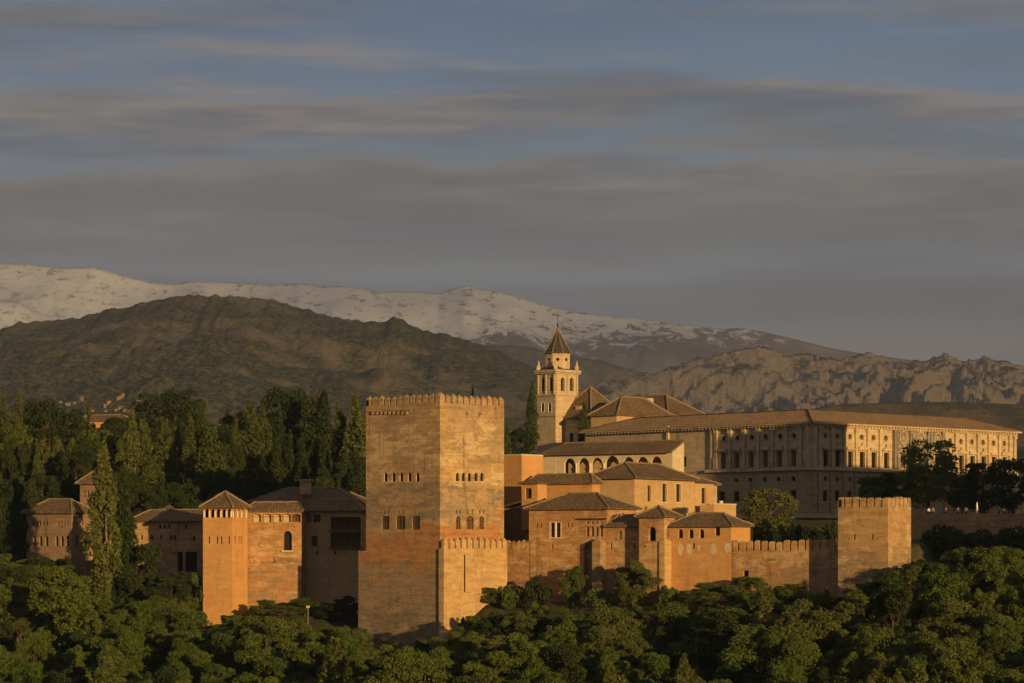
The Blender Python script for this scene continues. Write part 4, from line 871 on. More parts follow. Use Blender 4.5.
for p in (bt.A, bt.B, bt.D, bt.C):
    c = ctr.lerp(Vector((p.x, p.y, 0)), .93); mb = MB(); mb.cbox((c.x, c.y, zt-.02), .8, .8, .9); mb.tube([V3(c.x, c.y, zt+.88), V3(c.x, c.y, zt+1.2), V3(c.x, c.y, zt+1.8), V3(c.x, c.y, zt+1.95)], [.3, .26, .14, .02], 8); mb.tube([V3(c.x, c.y, zt+1.8), V3(c.x, c.y, zt+1.95), V3(c.x, c.y, zt+2.1)], [.05, .17, .05], 8); mb.build('pinnacle', CHURCH, bt.root)

ch = thing('church', 'large church with several hipped tile roofs beside the bell tower behind the palace', 'church', tuple(corner(591, CY-2)))
cl = [(545, 3.2, 421, 428, 'rect', {'sur': 'jamb', 'depth': .4}), (545, 3.2, 436, 446, 'rect', {'sur': 'jamb', 'depth': .4}), (563.5, 3.6, 435, 443.5, 'rect', {'sur': 'jamb', 'depth': .4}), (571.5, 4.2, 432.5, 443.5, 'arch', {'sur': 'jamb', 'depth': .5})]
c1 = B_('', '', '', 591, CY-4, a, 540, 612, 417, 540, CHURCH, cl, [], root=ch, part='crossing_wall')
hr = Z_(388, CY+8)-c1.zt
hip_roof(ch, c1.A, c1.A+c1.fl.d*11.5, c1.A+c1.fl.d*11.5+c1.fr.d*11.5, c1.A+c1.fr.d*11.5, c1.zt, hr, (TILE, CAPT), .6, name='crossing_roof', cap_r=.2)
mb = MB(); e0 = c1.fl.at(11.5, c1.zt, .5); e1 = c1.fl.at(c1.LU+.4, c1.zt, .5); mb.face([e0, e1, e1+c1.fr.d*5+V3(0, 0, 1.0), e0+c1.fr.d*5+V3(0, 0, 1.8)]); mb.build('side_roof', TILE, ch)
mb = MB(); dq = c1.fl.at(c1.fl.s(577.5), c1.zt+1.0, -1.0); mb.box(dq, c1.fl.d*1.6, c1.fr.d*2.6, (0, 0, 1.7)); mb.build('dormer', CHURCH, ch)
c2 = B_('', '', '', 668, CY+14, a, 600, 704, 413.5, 540, CHURCH, root=ch, part='nave_wall')
hip_roof(ch, c2.A, c2.B, c2.C, c2.D, c2.zt, Z_(395, CY+20)-c2.zt, (TILE, CAPT), .6, name='nave_roof', cap_r=.2)
c3 = B_('', '', '', 616.6, CY-14, 40, 591, 674, 414.5, 540, RENDERW, root=ch, part='chapel_wall')
hip_roof(ch, c3.A, c3.B, c3.C, c3.D, c3.zt, Z_(397, CY-6)-c3.zt, (TILE, CAPT), .6, name='chapel_roof', cap_r=.2, hipfrac=1.7)
for px, y, dy in ((650, 402, 6),):
    q_ = corner(px, CY+8); mb = MB(); mb.cbox((q_.x, q_.y, Z_(404, CY+8)), 1.5, 1.2, 1.3); mb.build('chimney', CHURCH, ch)

# ------------------------------------------------------------------ left: loggia tower and its wing
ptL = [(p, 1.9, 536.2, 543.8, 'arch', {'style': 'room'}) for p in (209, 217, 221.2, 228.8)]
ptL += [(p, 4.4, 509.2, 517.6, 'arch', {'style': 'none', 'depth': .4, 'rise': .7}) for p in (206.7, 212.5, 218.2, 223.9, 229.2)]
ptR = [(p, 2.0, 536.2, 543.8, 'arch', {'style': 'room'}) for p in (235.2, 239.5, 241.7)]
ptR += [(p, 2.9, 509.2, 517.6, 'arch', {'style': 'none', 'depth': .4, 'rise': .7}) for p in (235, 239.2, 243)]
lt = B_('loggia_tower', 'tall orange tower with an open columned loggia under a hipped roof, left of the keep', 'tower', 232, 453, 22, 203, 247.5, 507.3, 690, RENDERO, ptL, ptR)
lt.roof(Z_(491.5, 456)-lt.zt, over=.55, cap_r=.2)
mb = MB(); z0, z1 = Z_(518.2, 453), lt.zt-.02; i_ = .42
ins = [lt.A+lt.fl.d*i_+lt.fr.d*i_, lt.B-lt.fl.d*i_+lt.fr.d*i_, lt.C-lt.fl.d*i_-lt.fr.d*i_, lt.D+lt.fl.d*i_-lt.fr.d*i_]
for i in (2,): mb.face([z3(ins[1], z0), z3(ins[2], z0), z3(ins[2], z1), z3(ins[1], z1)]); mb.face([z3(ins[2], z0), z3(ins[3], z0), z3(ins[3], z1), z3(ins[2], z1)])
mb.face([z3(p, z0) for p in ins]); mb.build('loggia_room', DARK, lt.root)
for fc, pxs in ((lt.fl, (204.2, 209.6, 215.3, 221, 226.6, 231.3)), (lt.fr, (232.6, 237.1, 241.2, 245.8))):
    for p in pxs:
        mb = MB(); c = fc.at(fc.s(p), 0, -.1); za, zb_ = Z_(517.4, 453), Z_(511, 453); mb.tube([V3(c.x, c.y, za)+fc.n*.2, V3(c.x, c.y, zb_)+fc.n*.2], [.14, .14], 8); mb.build('column', WHITE, lt.root)
lwL = [(p, 8.9, 514, 522, 'arch', {'style': 'cream' if i < 4 else 'shutter', 'depth': .6, 'rise': .35}) for i, p in enumerate((256.4, 266.8, 276.6, 286.4, 296))]
lwL += [(287.4, 8.8, 531, 550.4, 'arch', {'depth': .8, 'sur': None}), (273.8, 1.2, 558, 563, 'rect', {'style': 'slot', 'name': 'slit'})]
lw = B_('loggia_wing', 'orange wing with a glazed gallery and one large arched window, joined to the loggia tower', 'palace hall', 301.5, 457, 11, 246.8, 306, 510.8, 690, TAPIA_RED, lwL, [])
lw.roof(1.5, over=.5, hipfrac=.7)
mb = MB(); a_, b_ = lw.fl.s(292.8), lw.fl.s(282); mb.box(lw.fl.at(a_, lw.fl.z(287, 552), .004), lw.fl.d*(b_-a_), lw.fl.n*.35, (0, 0, .28)); mb.build('sill', PALE, lw.root)
rw = B_('recessed_house', 'shaded grey house with wooden balconies between the loggia wing and the keep', 'house', 362, 459, 10, 299, 372, 510.5, 690, RENDERW,
        [(314.5, 6.4, 536, 546.5, 'rect', {'style': 'shutter'}), (317.3, 2.0, 550.5, 554.8, 'rect', {'style': 'slot', 'name': 'slit'}), (308, 7, 514.3, 522.5, 'arch', {'style': 'lattice', 'depth': .4, 'rise': .4}), (317, 7, 514.3, 522.5, 'rect', {'style': 'dark', 'depth': .4}), (335.3, 2.0, 550.5, 554.8, 'rect', {'style': 'slot', 'name': 'slit'}), (345.5, 30, 517, 530, 'rect', {'style': 'shutter', 'depth': 1.3, 'name': 'balcony'}), (345.5, 30, 533, 547, 'rect', {'style': 'shutter', 'depth': 1.3, 'name': 'balcony'})], [])
rw.roof(1.9, over=.6, hipfrac=.6)
mb = MB(); f_ = rw.fl
for p in (335.5, 345, 355.5):
    for y0, y1 in ((530.6, 516.4), (547.6, 532.4)): c = f_.at(f_.s(p), 0, .35); mb.tube([V3(c.x, c.y, f_.z(p, y0)), V3(c.x, c.y, f_.z(p, y1))], [.10, .10], 6)
for y in (531.2, 548): mb.box(f_.at(f_.s(361), f_.z(345, y), .01), f_.d*(f_.s(329)-f_.s(361)), f_.n*.75, (0, 0, .14))
for y in (526.5, 543): mb.box(f_.at(f_.s(361), f_.z(345, y), .45), f_.d*(f_.s(329)-f_.s(361)), f_.n*.08, (0, 0, .08))
mb.build('balcony_frame', SHUT, rw.root)
hb = B_('upper_hall', 'long shaded hall with a chimney on its roof, above and behind the loggia wing', 'palace hall', 356, 478, 12, 252, 372, 502, 560, RENDERW)
hb.roof(Z_(488, 484)-hb.zt, over=.8, hipfrac=.9)
q_ = corner(305.5, 481); mb = MB(); mb.cbox((q_.x, q_.y, Z_(494, 481)), 2.0, 1.6, Z_(481, 481)-Z_(494, 481)); mb.cbox((q_.x, q_.y, Z_(481, 481)+.003), 2.7, 2.2, .3); mb.build('chimney', RENDERW, hb.root)
# --- shaded houses further left
sh = B_('shaded_courtyard_house', 'long shaded house with small square windows between the poplar and the loggia tower', 'house', 206, 472, 22, 131, 222, 520.5, 680, TAPIA,
        [(p, 2.2, 524.5, 528.5, 'rect', {}) for p in (160, 164.6, 169.5, 186)]+[(p, 2.6, 535, 539.5, 'rect', {}) for p in (141.5, 152, 161, 171, 174.5)]+[(180, 5.5, 552, 572, 'rect', {'style': 'room', 'name': 'door'}), (191, 12, 552, 572, 'rect', {'style': 'room', 'name': 'door'}), (194, 2.6, 536, 541, 'rect', {})], [])
sh.roof(Z_(510, 478)-sh.zt, over=.6, hipfrac=.8)
sg = B_('', '', '', 172, 486, 22, 158, 180, 512, 540, GREYW, root=sh.root, part='attic_wall'); hip_roof(sh.root, sg.A, sg.B, sg.C, sg.D, sg.zt, 1.4, (TILE, None), .4, name='attic_roof')
# --- left palace pavilion with turret
lp = [(p, 1.9, 520.4, 525.8, 'arch', {'style': 'room'}) for p in (33.5, 36.8, 40, 43.3, 46.8)]+[(p, 3.4, 536, 546, 'arch', {'style': 'room', 'depth': .6}) for p in (34.3, 40.5, 46.5)]
lp += [(p, 1.7, 520.4, 525.8, 'arch', {'style': 'lattice', 'depth': .25}) for p in (58.4, 61.4, 64.4, 67.4)]+[(p, 3.2, 536, 546, 'arch', {'style': 'room', 'depth': .6}) for p in (56.6, 62, 67.5)]
pp = B_('ladies_pavilion', 'pale palace pavilion with two rows of arched windows at the far left edge', 'palace hall', 71.5, 480, 33, 26.4, 93, 512.3, 680, GREYW, lp, [(p, 2.6, 536, 546, 'arch', {'style': 'room', 'depth': .6}) for p in (77, 82.5, 88)])
pp.roof(Z_(499.3, 485)-pp.zt, over=.75)
mb = MB(); mb.box(pp.fl.at(0, pp.fl.z(50, 534.2), .003), pp.fl.d*pp.LU, pp.fl.n*.12, (0, 0, .2)); mb.build('string_course', GREYW, pp.root)
pt = B_('pavilion_turret', 'slim lookout turret with a tiled pyramid roof rising behind the left pavilion', 'tower', 101, 490, 26, 80, 112, 483.2, 580, GREYW, [(p, 1.7, 490, 497, 'arch', {'style': 'room'}) for p in (84.6, 88.2, 92)], [])
pt.roof(Z_(471.5, 493)-pt.zt, over=.7)
# --- long building among the far trees
lb = B_('hilltop_manor', 'long low manor with lit orange front among the tree tops, far left', 'manor house', 128, 640, 14, 74, 137, 420.5, 480, RENDERO, [(p, 2.2, 424, 428, 'rect', {}) for p in (80, 87, 94, 101, 108, 115, 122)], [])
lb.roof(1.5, over=.6)

# ------------------------------------------------------------------ unseen fortress right of the frame, its walls and tower sized to shade the palace
e1v, e2v = Vector((math.cos(SUN_AZ), math.sin(SUN_AZ), 0)), Vector((math.sin(SUN_AZ), -math.cos(SUN_AZ), 0))
def pq(p): return p.dot(e1v), p.dot(e2v)
FQ = -308.0
def fort(name, label, cat, p0, p1, q, ztop, depth, merl=0):
    A = e1v*p1+e2v*(q-depth); zb = -2
    r = thing(name, label, cat, (A.x, A.y, zb)); mb = MB()
    mb.box((A.x, A.y, zb), e1v*(p0-p1), e2v*depth, (0, 0, ztop-zb)); mb.build('wall', TAPIA, r)
    if merl:
        f = Face(e1v*p1+e2v*q, -e1v, True); f.n = e2v; f.ang = math.atan2(-e1v.y, -e1v.x)
        merlons(r, f, 0, p1-p0, ztop, .9, merl, .25, .6, 'point', TAPIA)
    return r
def top_for(fc, px, y): P_ = fc.at(fc.s(px), 0); return Z_(y, PY)+(FQ-pq(P_)[1])*math.tan(SUN_EL)
pc = pq(pA)[0]; p_l = pq(pl_.at(pl_.s(700), 0))[0]; p845 = pq(pr_.at(pr_.s(845.5), 0))[0]; p886 = pq(pr_.at(pr_.s(886.5), 0))[0]; p941 = pq(pr_.at(pr_.s(943), 0))[0]
fort('unseen_fortress_wall', 'long battlemented fortress wall outside the picture to the right', 'castle wall', p_l-9, p941+30, FQ-.5, top_for(pr_, 860, 467), 3)
fort('unseen_fortress_tower', 'broad fortress tower outside the picture, nearer the palace', 'castle tower', pq(pl_.at(pl_.s(712), 0))[0], p845, FQ, top_for(pr_, 812, 429), 14, 12)
fort('unseen_fortress_wall', 'long low unseen wall added outside the picture to shade the terrace wall', 'castle wall', 262, 318, -265, 14, 3)  # extra unseen segment, added so its shadow falls on the terrace wall

# ------------------------------------------------------------------ trees
def leaf_cloud(pts, nrm, size, seed, up=.25, jit=.95):
    r = np.random.RandomState(seed); n = len(pts)
    N = nrm+r.normal(0, jit, (n, 3))+np.array([0, 0, up]); N /= np.linalg.norm(N, axis=1)[:, None]
    a = np.cross(N, r.normal(0, 1, (n, 3))); a /= np.linalg.norm(a, axis=1)[:, None]; b = np.cross(N, a)
    s = (size*r.uniform(.6, 1.35, n))[:, None]
    v = np.stack([pts-a*s*.62, pts-b*s*.36+N*s*.1, pts+a*s*.62, pts+b*s*.36-N*s*.05], 1)
    return v.reshape(-1, 3)
def lobes_cloud(lobes, size, seed, flat=1.0):
    r = np.random.RandomState(seed); P, Nn = [], []
    for (c, rad, n) in lobes:
        d = r.normal(0, 1, (n, 3)); d /= np.linalg.norm(d, axis=1)[:, None]
        d[:, 2] = np.where((d[:, 2] < -.2) & (r.rand(n) < .6), -d[:, 2], d[:, 2])
        rr = r.uniform(.55, 1.08, n)[:, None]**.7
        P.append(np.array(c)+d*np.array(rad)*rr); Nn.append(d/np.array(rad)*np.mean(rad))
    P = np.concatenate(P); Nn = np.concatenate(Nn); Nn /= np.linalg.norm(Nn, axis=1)[:, None]
    return leaf_cloud(P, Nn, size, seed+1)
def quads_mesh(name, v, mat):
    n = len(v)//4; me = bpy.data.meshes.new(name)
    me.vertices.add(len(v)); me.vertices.foreach_set('co', v.ravel().astype(np.float32))
    me.loops.add(n*4); me.loops.foreach_set('vertex_index', np.arange(n*4, dtype=np.int32))
    me.polygons.add(n); me.polygons.foreach_set('loop_start', np.arange(0, n*4, 4, dtype=np.int32)); me.polygons.foreach_set('loop_total', np.full(n, 4, np.int32))
    me.update(calc_edges=True); me.materials.append(mat); return me
def trunk_mesh(h, r, limbs, mat, seed, top=.75):
    q = random.Random(seed); mb = MB(); pts = []; x = y = 0
    for i in range(6):
        pts.append((x, y, h*top*i/5)); x += q.uniform(-.035, .035)*h*.5; y += q.uniform(-.035, .035)*h*.5
    mb.tube([(0, 0, -1.5)]+pts, [r*1.35]+[r*(1.15-.17*i) for i in range(6)], 7)
    for (c, k) in limbs:
        s = Vector(pts[q.choice((2, 3, 4))]); e = Vector(c); m = s.lerp(e, .5)+V3(0, 0, (e-s).length*.08)
        mb.tube([s, m, e], [r*.42, r*.28, r*.08], 5)
    return mb.mesh('trunk', mat)
PROTO = {}
def proto(kind, var, mat):
    key = (kind, var, mat.name)
    if key in PROTO: return PROTO[key]
    q = random.Random(hash_(kind)+var*101); L = []; seed = hash_(kind) % 1000+var*17
    bark = BARK
    if kind in ('broadleaf', 'round', 'open'):
        H = 10; Wd = {'broadleaf': 8, 'round': 9, 'open': 7}[kind]
        big = {'broadleaf': 14, 'round': 18, 'open': 9}[kind]; cz, hz_, rx = {'broadleaf': (5.0, 3.9, 2.8), 'round': (4.6, 4.2, 3.4), 'open': (5.9, 3.2, 2.7)}[kind]
        C = []
        for i in range(big):                      # main boughs, each carrying several uneven clumps
            t = q.uniform(0, 2*math.pi); u = q.uniform(-1, 1)*.95; rr = max(.12, 1-u*u)**.5*q.uniform(.45, 1)*rx*(1.1 if u < 0 else 1)
            C.append((rr*math.cos(t), rr*math.sin(t), cz+u*hz_*q.uniform(.75, 1.05)))
        for c in C:
            R_ = q.uniform(1.0, 1.9)
            for k in range(q.randint(6, 10) if kind != 'open' else q.randint(3, 6)):
                d = Vector((q.gauss(0, 1), q.gauss(0, 1), q.gauss(.25, .8))).normalized()*R_*q.uniform(.3, 1.05); r = q.uniform(.30, .85)
                L.append(((c[0]+d.x, c[1]+d.y, c[2]+d.z), (r*q.uniform(.9, 1.3), r*q.uniform(.9, 1.3), r*q.uniform(.6, .95)), int(400*r)+45))
            L.append((c, (R_*.8, R_*.8, R_*.75), 260))
        v = lobes_cloud(L, .205, seed); limbs = [(c, 0) for c in C]; tr = (H, .26)
    elif kind == 'cypress':                      # 10 high, 2 wide
        H, Wd = 10, 2
        for i in range(60):
            h = q.uniform(.5, 9.6); f = min(1, h/1.6)*max(.06, 1-((max(0, h-3.2))/6.9)**1.5); t = q.uniform(0, 2*math.pi); rr = f*.62
            L.append(((rr*math.cos(t), rr*math.sin(t), h), (.42*f+.08, .42*f+.08, .85), int(95*(f+.25))))
        v = lobes_cloud(L, .20, seed); limbs = []; tr = (H, .12)
    elif kind == 'column':                       # broad old cypress, knobbly
        H, Wd = 10, 3.4
        for i in range(80):
            h = q.uniform(.6, 9.3); f = min(1, (h+.3)/2.2)*max(.12, 1-((max(0, h-4))/6.0)**1.8); t = q.uniform(0, 2*math.pi); rr = f*1.1*q.uniform(.6, 1.15)
            L.append(((rr*math.cos(t), rr*math.sin(t), h), (.55*f+.12, .55*f+.12, .8), int(95*(f+.3))))
        v = lobes_cloud(L, .24, seed); limbs = []; tr = (H, .16)
    elif kind == 'poplar':                       # 10 high, 2.6 wide, ragged upright plumes
        H, Wd = 10, 2.6
        for i in range(90):
            h = q.uniform(1.0, 9.6); f = min(1, .25+(h-.6)/3.6)*max(.12, 1-((max(0, h-4.2))/5.9)**1.3); t = q.uniform(0, 2*math.pi); rr = f*.95*q.uniform(.4, 1.2)
            L.append(((rr*math.cos(t), rr*math.sin(t), h), (.30*f+.1, .30*f+.1, .55), int(75*(f+.35))))
        v = lobes_cloud(L, .19, seed); limbs = [((l[0][0]*.8, l[0][1]*.8, l[0][2]-.3), 0) for l in L[:12]]; tr = (H, .13); bark = PALEBARK
    elif kind == 'pine':                         # umbrella clumps
        H, Wd = 10, 7
        for i in range(58):
            h = q.uniform(2.8, 9.2); f = (1-((h-6.2)/4.2)**2)**.5; t = q.uniform(0, 2*math.pi); rr = f*2.9*q.uniform(.55, 1.05); c = (rr*math.cos(t), rr*math.sin(t), h); r = q.uniform(.6, 1.1)
            L.append((c, (r*1.1, r*1.1, r*.75), int(170*r)))
        v = lobes_cloud(L, .26, seed); limbs = [(l[0], 0) for l in L[:12]]; tr = (H, .26)
    elif kind == 'conifer':                      # cone with drooping tiers
        H, Wd = 10, 4
        for i in range(80):
            h = q.uniform(1.0, 9.7); f = max(.05, 1-(h/10)**1.1); t = q.uniform(0, 2*math.pi); rr = f*1.9*q.uniform(.5, 1.05)
            L.append(((rr*math.cos(t), rr*math.sin(t), h), (.6*f+.12, .6*f+.12, .35), int(90*(f+.2))))
        v = lobes_cloud(L, .24, seed); limbs = []; tr = (H, .17)
    elif kind == 'bush':
        H, Wd = 4, 5
        for i in range(18):
            t = q.uniform(0, 2*math.pi); rr = math.sqrt(q.random())*2.0; r = q.uniform(.6, 1.0); L.append(((rr*math.cos(t), rr*math.sin(t), 0.4+q.uniform(0, 2.4)*(1-rr/2.8)), (r, r, r*.8), int(140*r)))
        v = lobes_cloud(L, .30, seed); limbs = [(l[0], 0) for l in L[:6]]; tr = (2.2, .12)
    elif kind == 'hedge':
        H, Wd = 2, 4
        for i in range(40): L.append(((q.uniform(-1.8, 1.8), q.uniform(-.5, .5), q.uniform(.3, 1.75)), (.32, .32, .28), 60))
        v = lobes_cloud(L, .16, seed); limbs = []; tr = (1.4, .1)
    zmax = np.percentile(v[:, 2], 99.7); v[:, 2] *= H/zmax
    ext = np.percentile(np.abs(v[:, :2]), 99); v[:, :2] *= (Wd/2)/ext
    PROTO[key] = (quads_mesh('crown', v, mat), trunk_mesh(tr[0], tr[1], limbs, bark, seed), H, Wd); return PROTO[key]
def hash_(s): return sum(ord(c)*(i+3)*7 for i, c in enumerate(s))
TREES = []
def tree(kind, name, x, y, z, h, w, mat=None, var=None, yaw=None, label=None, group=None, cat='tree', meta=None):
    var = rnd.randrange(4) if var is None else var
    cm, tm, H, Wd = proto(kind, var, mat or LEAF)
    o = bpy.data.objects.new(name, None); COL.objects.link(o); o.location = (x, y, z); o.empty_display_size = 1
    o.rotation_euler = (0, 0, rnd.uniform(0, 6.28) if yaw is None else yaw); o.scale = (w/Wd, w/Wd*rnd.uniform(.92, 1.08), h/H)
    o['category'] = cat; o['label'] = label or name
    if group: o['group'] = group
    for nm, me in (('trunk', tm), ('crown', cm)):
        c = bpy.data.objects.new(nm, me); COL.objects.link(c); c.parent = o
    TREES.append((o, kind, x/y*F+CX, HY-(z+h*.7)/y*F, meta)); return o
def gz(x, y): return float(ground_z(np.array([x]), np.array([y]))[0])
def place(kind, name, px, ytop, wpx, Y, mat=None, ybase=None, var=None, **k):
    x = X_(px, Y); z = gz(x, Y) if ybase is None else Z_(ybase, Y); zt = Z_(ytop, Y)
    return tree(kind, name, x, Y, z, max(2, zt-z), wpx/F*Y, mat, var, **k)
ORD = ['first', 'second', 'third', 'fourth', 'fifth', 'sixth', 'seventh', 'eighth', 'ninth', 'tenth', 'eleventh', 'twelfth', 'thirteenth', 'fourteenth', 'fifteenth', 'sixteenth', 'seventeenth', 'eighteenth', 'nineteenth', 'twentieth', 'twenty-first', 'twenty-second', 'twenty-third', 'twenty-fourth', 'twenty-fifth', 'twenty-sixth', 'twenty-seventh', 'twenty-eighth', 'twenty-ninth', 'thirtieth']+['thirty-'+w for w in ('first', 'second', 'third', 'fourth', 'fifth', 'sixth', 'seventh', 'eighth', 'ninth')]+['fortieth']+['forty-'+w for w in ('first', 'second', 'third', 'fourth', 'fifth', 'sixth', 'seventh', 'eighth', 'ninth')]+['fiftieth']

# --- single trees that stand out
place('poplar', 'poplar_tree', 104, 446, 38, 450, LEAF_PO, 614, 1, label='tall slender poplar in front of the far left pavilion, taller than the trees around it')
place('cypress', 'cypress_tree', 532, 384, 14, 560, LEAF_CY, 455, 0, label='sharp pointed cypress standing just left of the bell tower')
place('cypress', 'cypress_tree', 584, 402, 12, 571, LEAF_CY, 450, 1, label='dark thin cypress in front of the church wall, right of the bell tower')
place('round', 'broadleaf_tree', 518, 428, 30, 556, LEAF_DK, 458, 0, label='low rounded dark tree left of the pointed cypress by the bell tower')
place('cypress', 'cypress_tree', 507.5, 419, 9, 500, LEAF_CY, 475, 2, label='dark thin cypress peeping past the right edge of the square keep')
place('conifer', 'conifer_tree', 472.5, 386, 11, 620, LEAF_CY, 470, 0, label='conifer tip showing above the battlements of the square keep')
place('pine', 'broadleaf_tree', 929, 441, 58, 468, LEAF, 530, 1, label='largest dark rounded tree, in front of the portal of the stone palace')
place('pine', 'broadleaf_tree', 896, 473, 40, 474, LEAF_DK, 518, 2, label='lower dark tree directly left of the largest tree before the palace')
place('broadleaf', 'broadleaf_tree', 876, 477, 34, 476, LEAF, 518, 2, label='greenish tree left of the dark trees before the palace, above the corner tower')
place('pine', 'broadleaf_tree', 985, 463, 50, 466, LEAF_DK, 530, 3, label='dark rounded tree before the right end of the palace front')
place('pine', 'broadleaf_tree', 1013, 459, 50, 470, LEAF_DK, 530, 0, label='dark tree cut by the right edge of the picture, beside the palace')
place('pine', 'broadleaf_tree', 962, 484, 30, 472, LEAF_DK, 518, 1, label='small dark tree between the two big rounded trees before the palace')
place('pine', 'broadleaf_tree', 771, 489, 52, 440, LEAF_PO, 552, 2, label='bright green tree behind the battlemented wall, before the shaded palace side')
place('bush', 'bush', 836, 521, 34, 425, LEAF_DK, 540, 1, cat='bush', label='dark bush behind the wall just left of the corner tower')
place('bush', 'bush', 800, 524, 26, 432, LEAF_DK, 545, 2, cat='bush', label='green bush behind the middle of the battlemented wall')
for i, (px, yt, w, m, lb_) in enumerate(((758, 524, 26, LEAF_DK, 'dark clipped hedge behind the left end of the battlemented wall'), (786, 524, 16, LEAF, 'brighter green clipped hedge block between two dark hedges'), (806, 525, 24, LEAF_DK, 'dark clipped hedge right of the bright green hedge block'))):
    place('hedge', 'hedge', px, yt, w, 425+i, m, 548, 0, yaw=-.4, cat='hedge', label=lb_)
place('column', 'cypress_tree', 124, 486, 26, 462, LEAF_DK, 625, 1, label='dark broad cypress just right of the tall slender poplar')
place('broadleaf', 'broadleaf_tree', 140, 545, 40, 461, LEAF_DK, 615, 2, label='dark leafy tree covering the left end of the shaded courtyard house')
place('broadleaf', 'broadleaf_tree', 168, 572, 44, 457, LEAF_DK, 622, 3, label='dark leafy tree below the middle of the shaded courtyard house')
place('broadleaf', 'broadleaf_tree', 193, 574, 34, 458, LEAF, 622, 0, label='leafy tree touching the left side of the loggia tower')
# trees against the foot of the walls
for px, yt, w, Yo, kd, m, lb_ in ((632, 561, 50, 6, 'broadleaf', LEAF_PO, 'bright green leafy tree at the foot of the shaded annex'), (573, 566, 22, 4, 'broadleaf', LEAF, 'small upright tree at the foot of the twin window hall'),
        (536, 577, 30, 5, 'bush', LEAF_DK, 'dark bush at the foot of the short pointed wall'), (512, 585, 32, 6, 'bush', LEAF, 'green bush at the foot of the bastion end'), (600, 588, 28, 5, 'bush', LEAF, 'low bush in front of the buttress of the twin window hall'),
        (487, 586, 30, 7, 'broadleaf', LEAF, 'tree leaning against the bastion below its drain pipe'), (742, 577, 40, 5, 'broadleaf', LEAF, 'leafy tree half hiding the door in the battlemented wall'), (708, 583, 40, 6, 'broadleaf', LEAF_PO, 'pale green tree below the plaster patches of the gallery house'),
        (672, 586, 26, 6, 'bush', LEAF, 'bush at the foot of the pale corner buttress'), (790, 584, 44, 6, 'broadleaf', LEAF, 'tree below the middle of the battlemented wall')):
    place(kd, 'bush' if kd == 'bush' else 'broadleaf_tree', px, yt, w, lineY(px)-Yo, m, None, None, label=lb_, cat='bush' if kd == 'bush' else 'tree')
place('conifer', 'conifer_tree', 664, 588, 20, 385, LEAF_DK, None, 1, label='dark pointed conifer in the wood below the oratory turret')
for px, yt, w, Y in ((945, 524, 46, 421), (985, 530, 50, 419), (1018, 527, 44, 420)):
    place('bush', 'bush', px, yt, w, Y, LEAF_DK, 556, None, cat='bush', group='dark bushes against the terrace wall', label='dark bush against the terrace wall, %s of three from the left' % ORD[{945: 0, 985: 1, 1018: 2}[px]])
for px, yt, w, Y, m in ((262, 600, 26, 448, LEAF), (283, 606, 30, 446, LEAF_PO), (305, 598, 34, 449, LEAF), (330, 604, 34, 448, LEAF_DK), (346, 596, 26, 450, LEAF_DK)):
    place('broadleaf', 'broadleaf_tree', px, yt, w, Y, m, None, None, group='trees on the bank below the loggia wing', label='small tree on the bank below the loggia wing, %s from the left' % ORD[[262, 283, 305, 330, 346].index(px)])

# --- hilltop trees on the left, one by one
HT = [('conifer', 3, 397, 26, 560, 'C'), ('conifer', 18, 390, 20, 575, 'C'), ('pine', 43, 400, 40, 585, 'D'), ('conifer', 89, 399, 18, 600, 'C'), ('poplar', 44, 441, 20, 520, 'P'), ('poplar', 58, 438, 20, 522, 'P'), ('poplar', 72, 440, 20, 520, 'P'), ('poplar', 30, 446, 18, 524, 'P'),
      ('cypress', 37, 442, 9, 512, 'C'), ('round', 101, 430, 44, 545, 'L'), ('poplar', 132, 411, 22, 530, 'P'), ('poplar', 144, 420, 18, 534, 'P'), ('pine', 155, 393, 44, 590, 'D'), ('pine', 183, 390, 36, 592, 'D'), ('column', 164, 421, 22, 535, 'C'), ('cypress', 190, 414, 14, 545, 'C'), ('conifer', 176, 418, 20, 550, 'C'),
      ('column', 211, 425, 28, 520, 'C'), ('cypress', 236, 417, 14, 535, 'C'), ('column', 251, 404, 24, 545, 'C'), ('column', 263, 408, 20, 556, 'C'), ('pine', 283, 389, 44, 590, 'D'), ('pine', 306, 396, 36, 594, 'D'), ('column', 322, 393, 26, 575, 'D'), ('column', 341, 414, 22, 540, 'C'), ('poplar', 356, 396, 24, 535, 'P'), ('conifer', 338, 405, 20, 580, 'C'),
      ('cypress', 277, 438, 15, 520, 'D'), ('cypress', 290, 432, 15, 522, 'D'), ('cypress', 302, 436, 15, 520, 'D'), ('cypress', 313, 431, 15, 523, 'D'), ('cypress', 325, 438, 15, 519, 'D'), ('cypress', 224, 440, 13, 522, 'D'), ('column', 357, 452, 16, 500, 'D'), ('cypress', 345, 447, 13, 512, 'D'),
      ('pine', 66, 408, 34, 600, 'D'), ('pine', 118, 418, 34, 590, 'D'), ('conifer', 203, 404, 20, 600, 'C'), ('conifer', 228, 408, 18, 605, 'C'), ('round', 12, 425, 46, 540, 'L'), ('round', 76, 448, 40, 512, 'D'), ('conifer', 120, 440, 22, 525, 'C'), ('column', 147, 452, 22, 512, 'C'), ('pine', 240, 412, 36, 610, 'D')]
fill = []  # filler trees take darker leaves, painting the dark gaps between lit trees
for px in range(-8, 212, 24): fill.append(('round', px+rnd.uniform(-5, 5), rnd.uniform(466, 484), rnd.uniform(34, 44), rnd.uniform(494, 506), 'D'))
for px in range(-8, 368, 24): fill.append(('round', px+rnd.uniform(-6, 6), rnd.uniform(438, 458), rnd.uniform(36, 48), rnd.uniform(522, 560), 'D'))
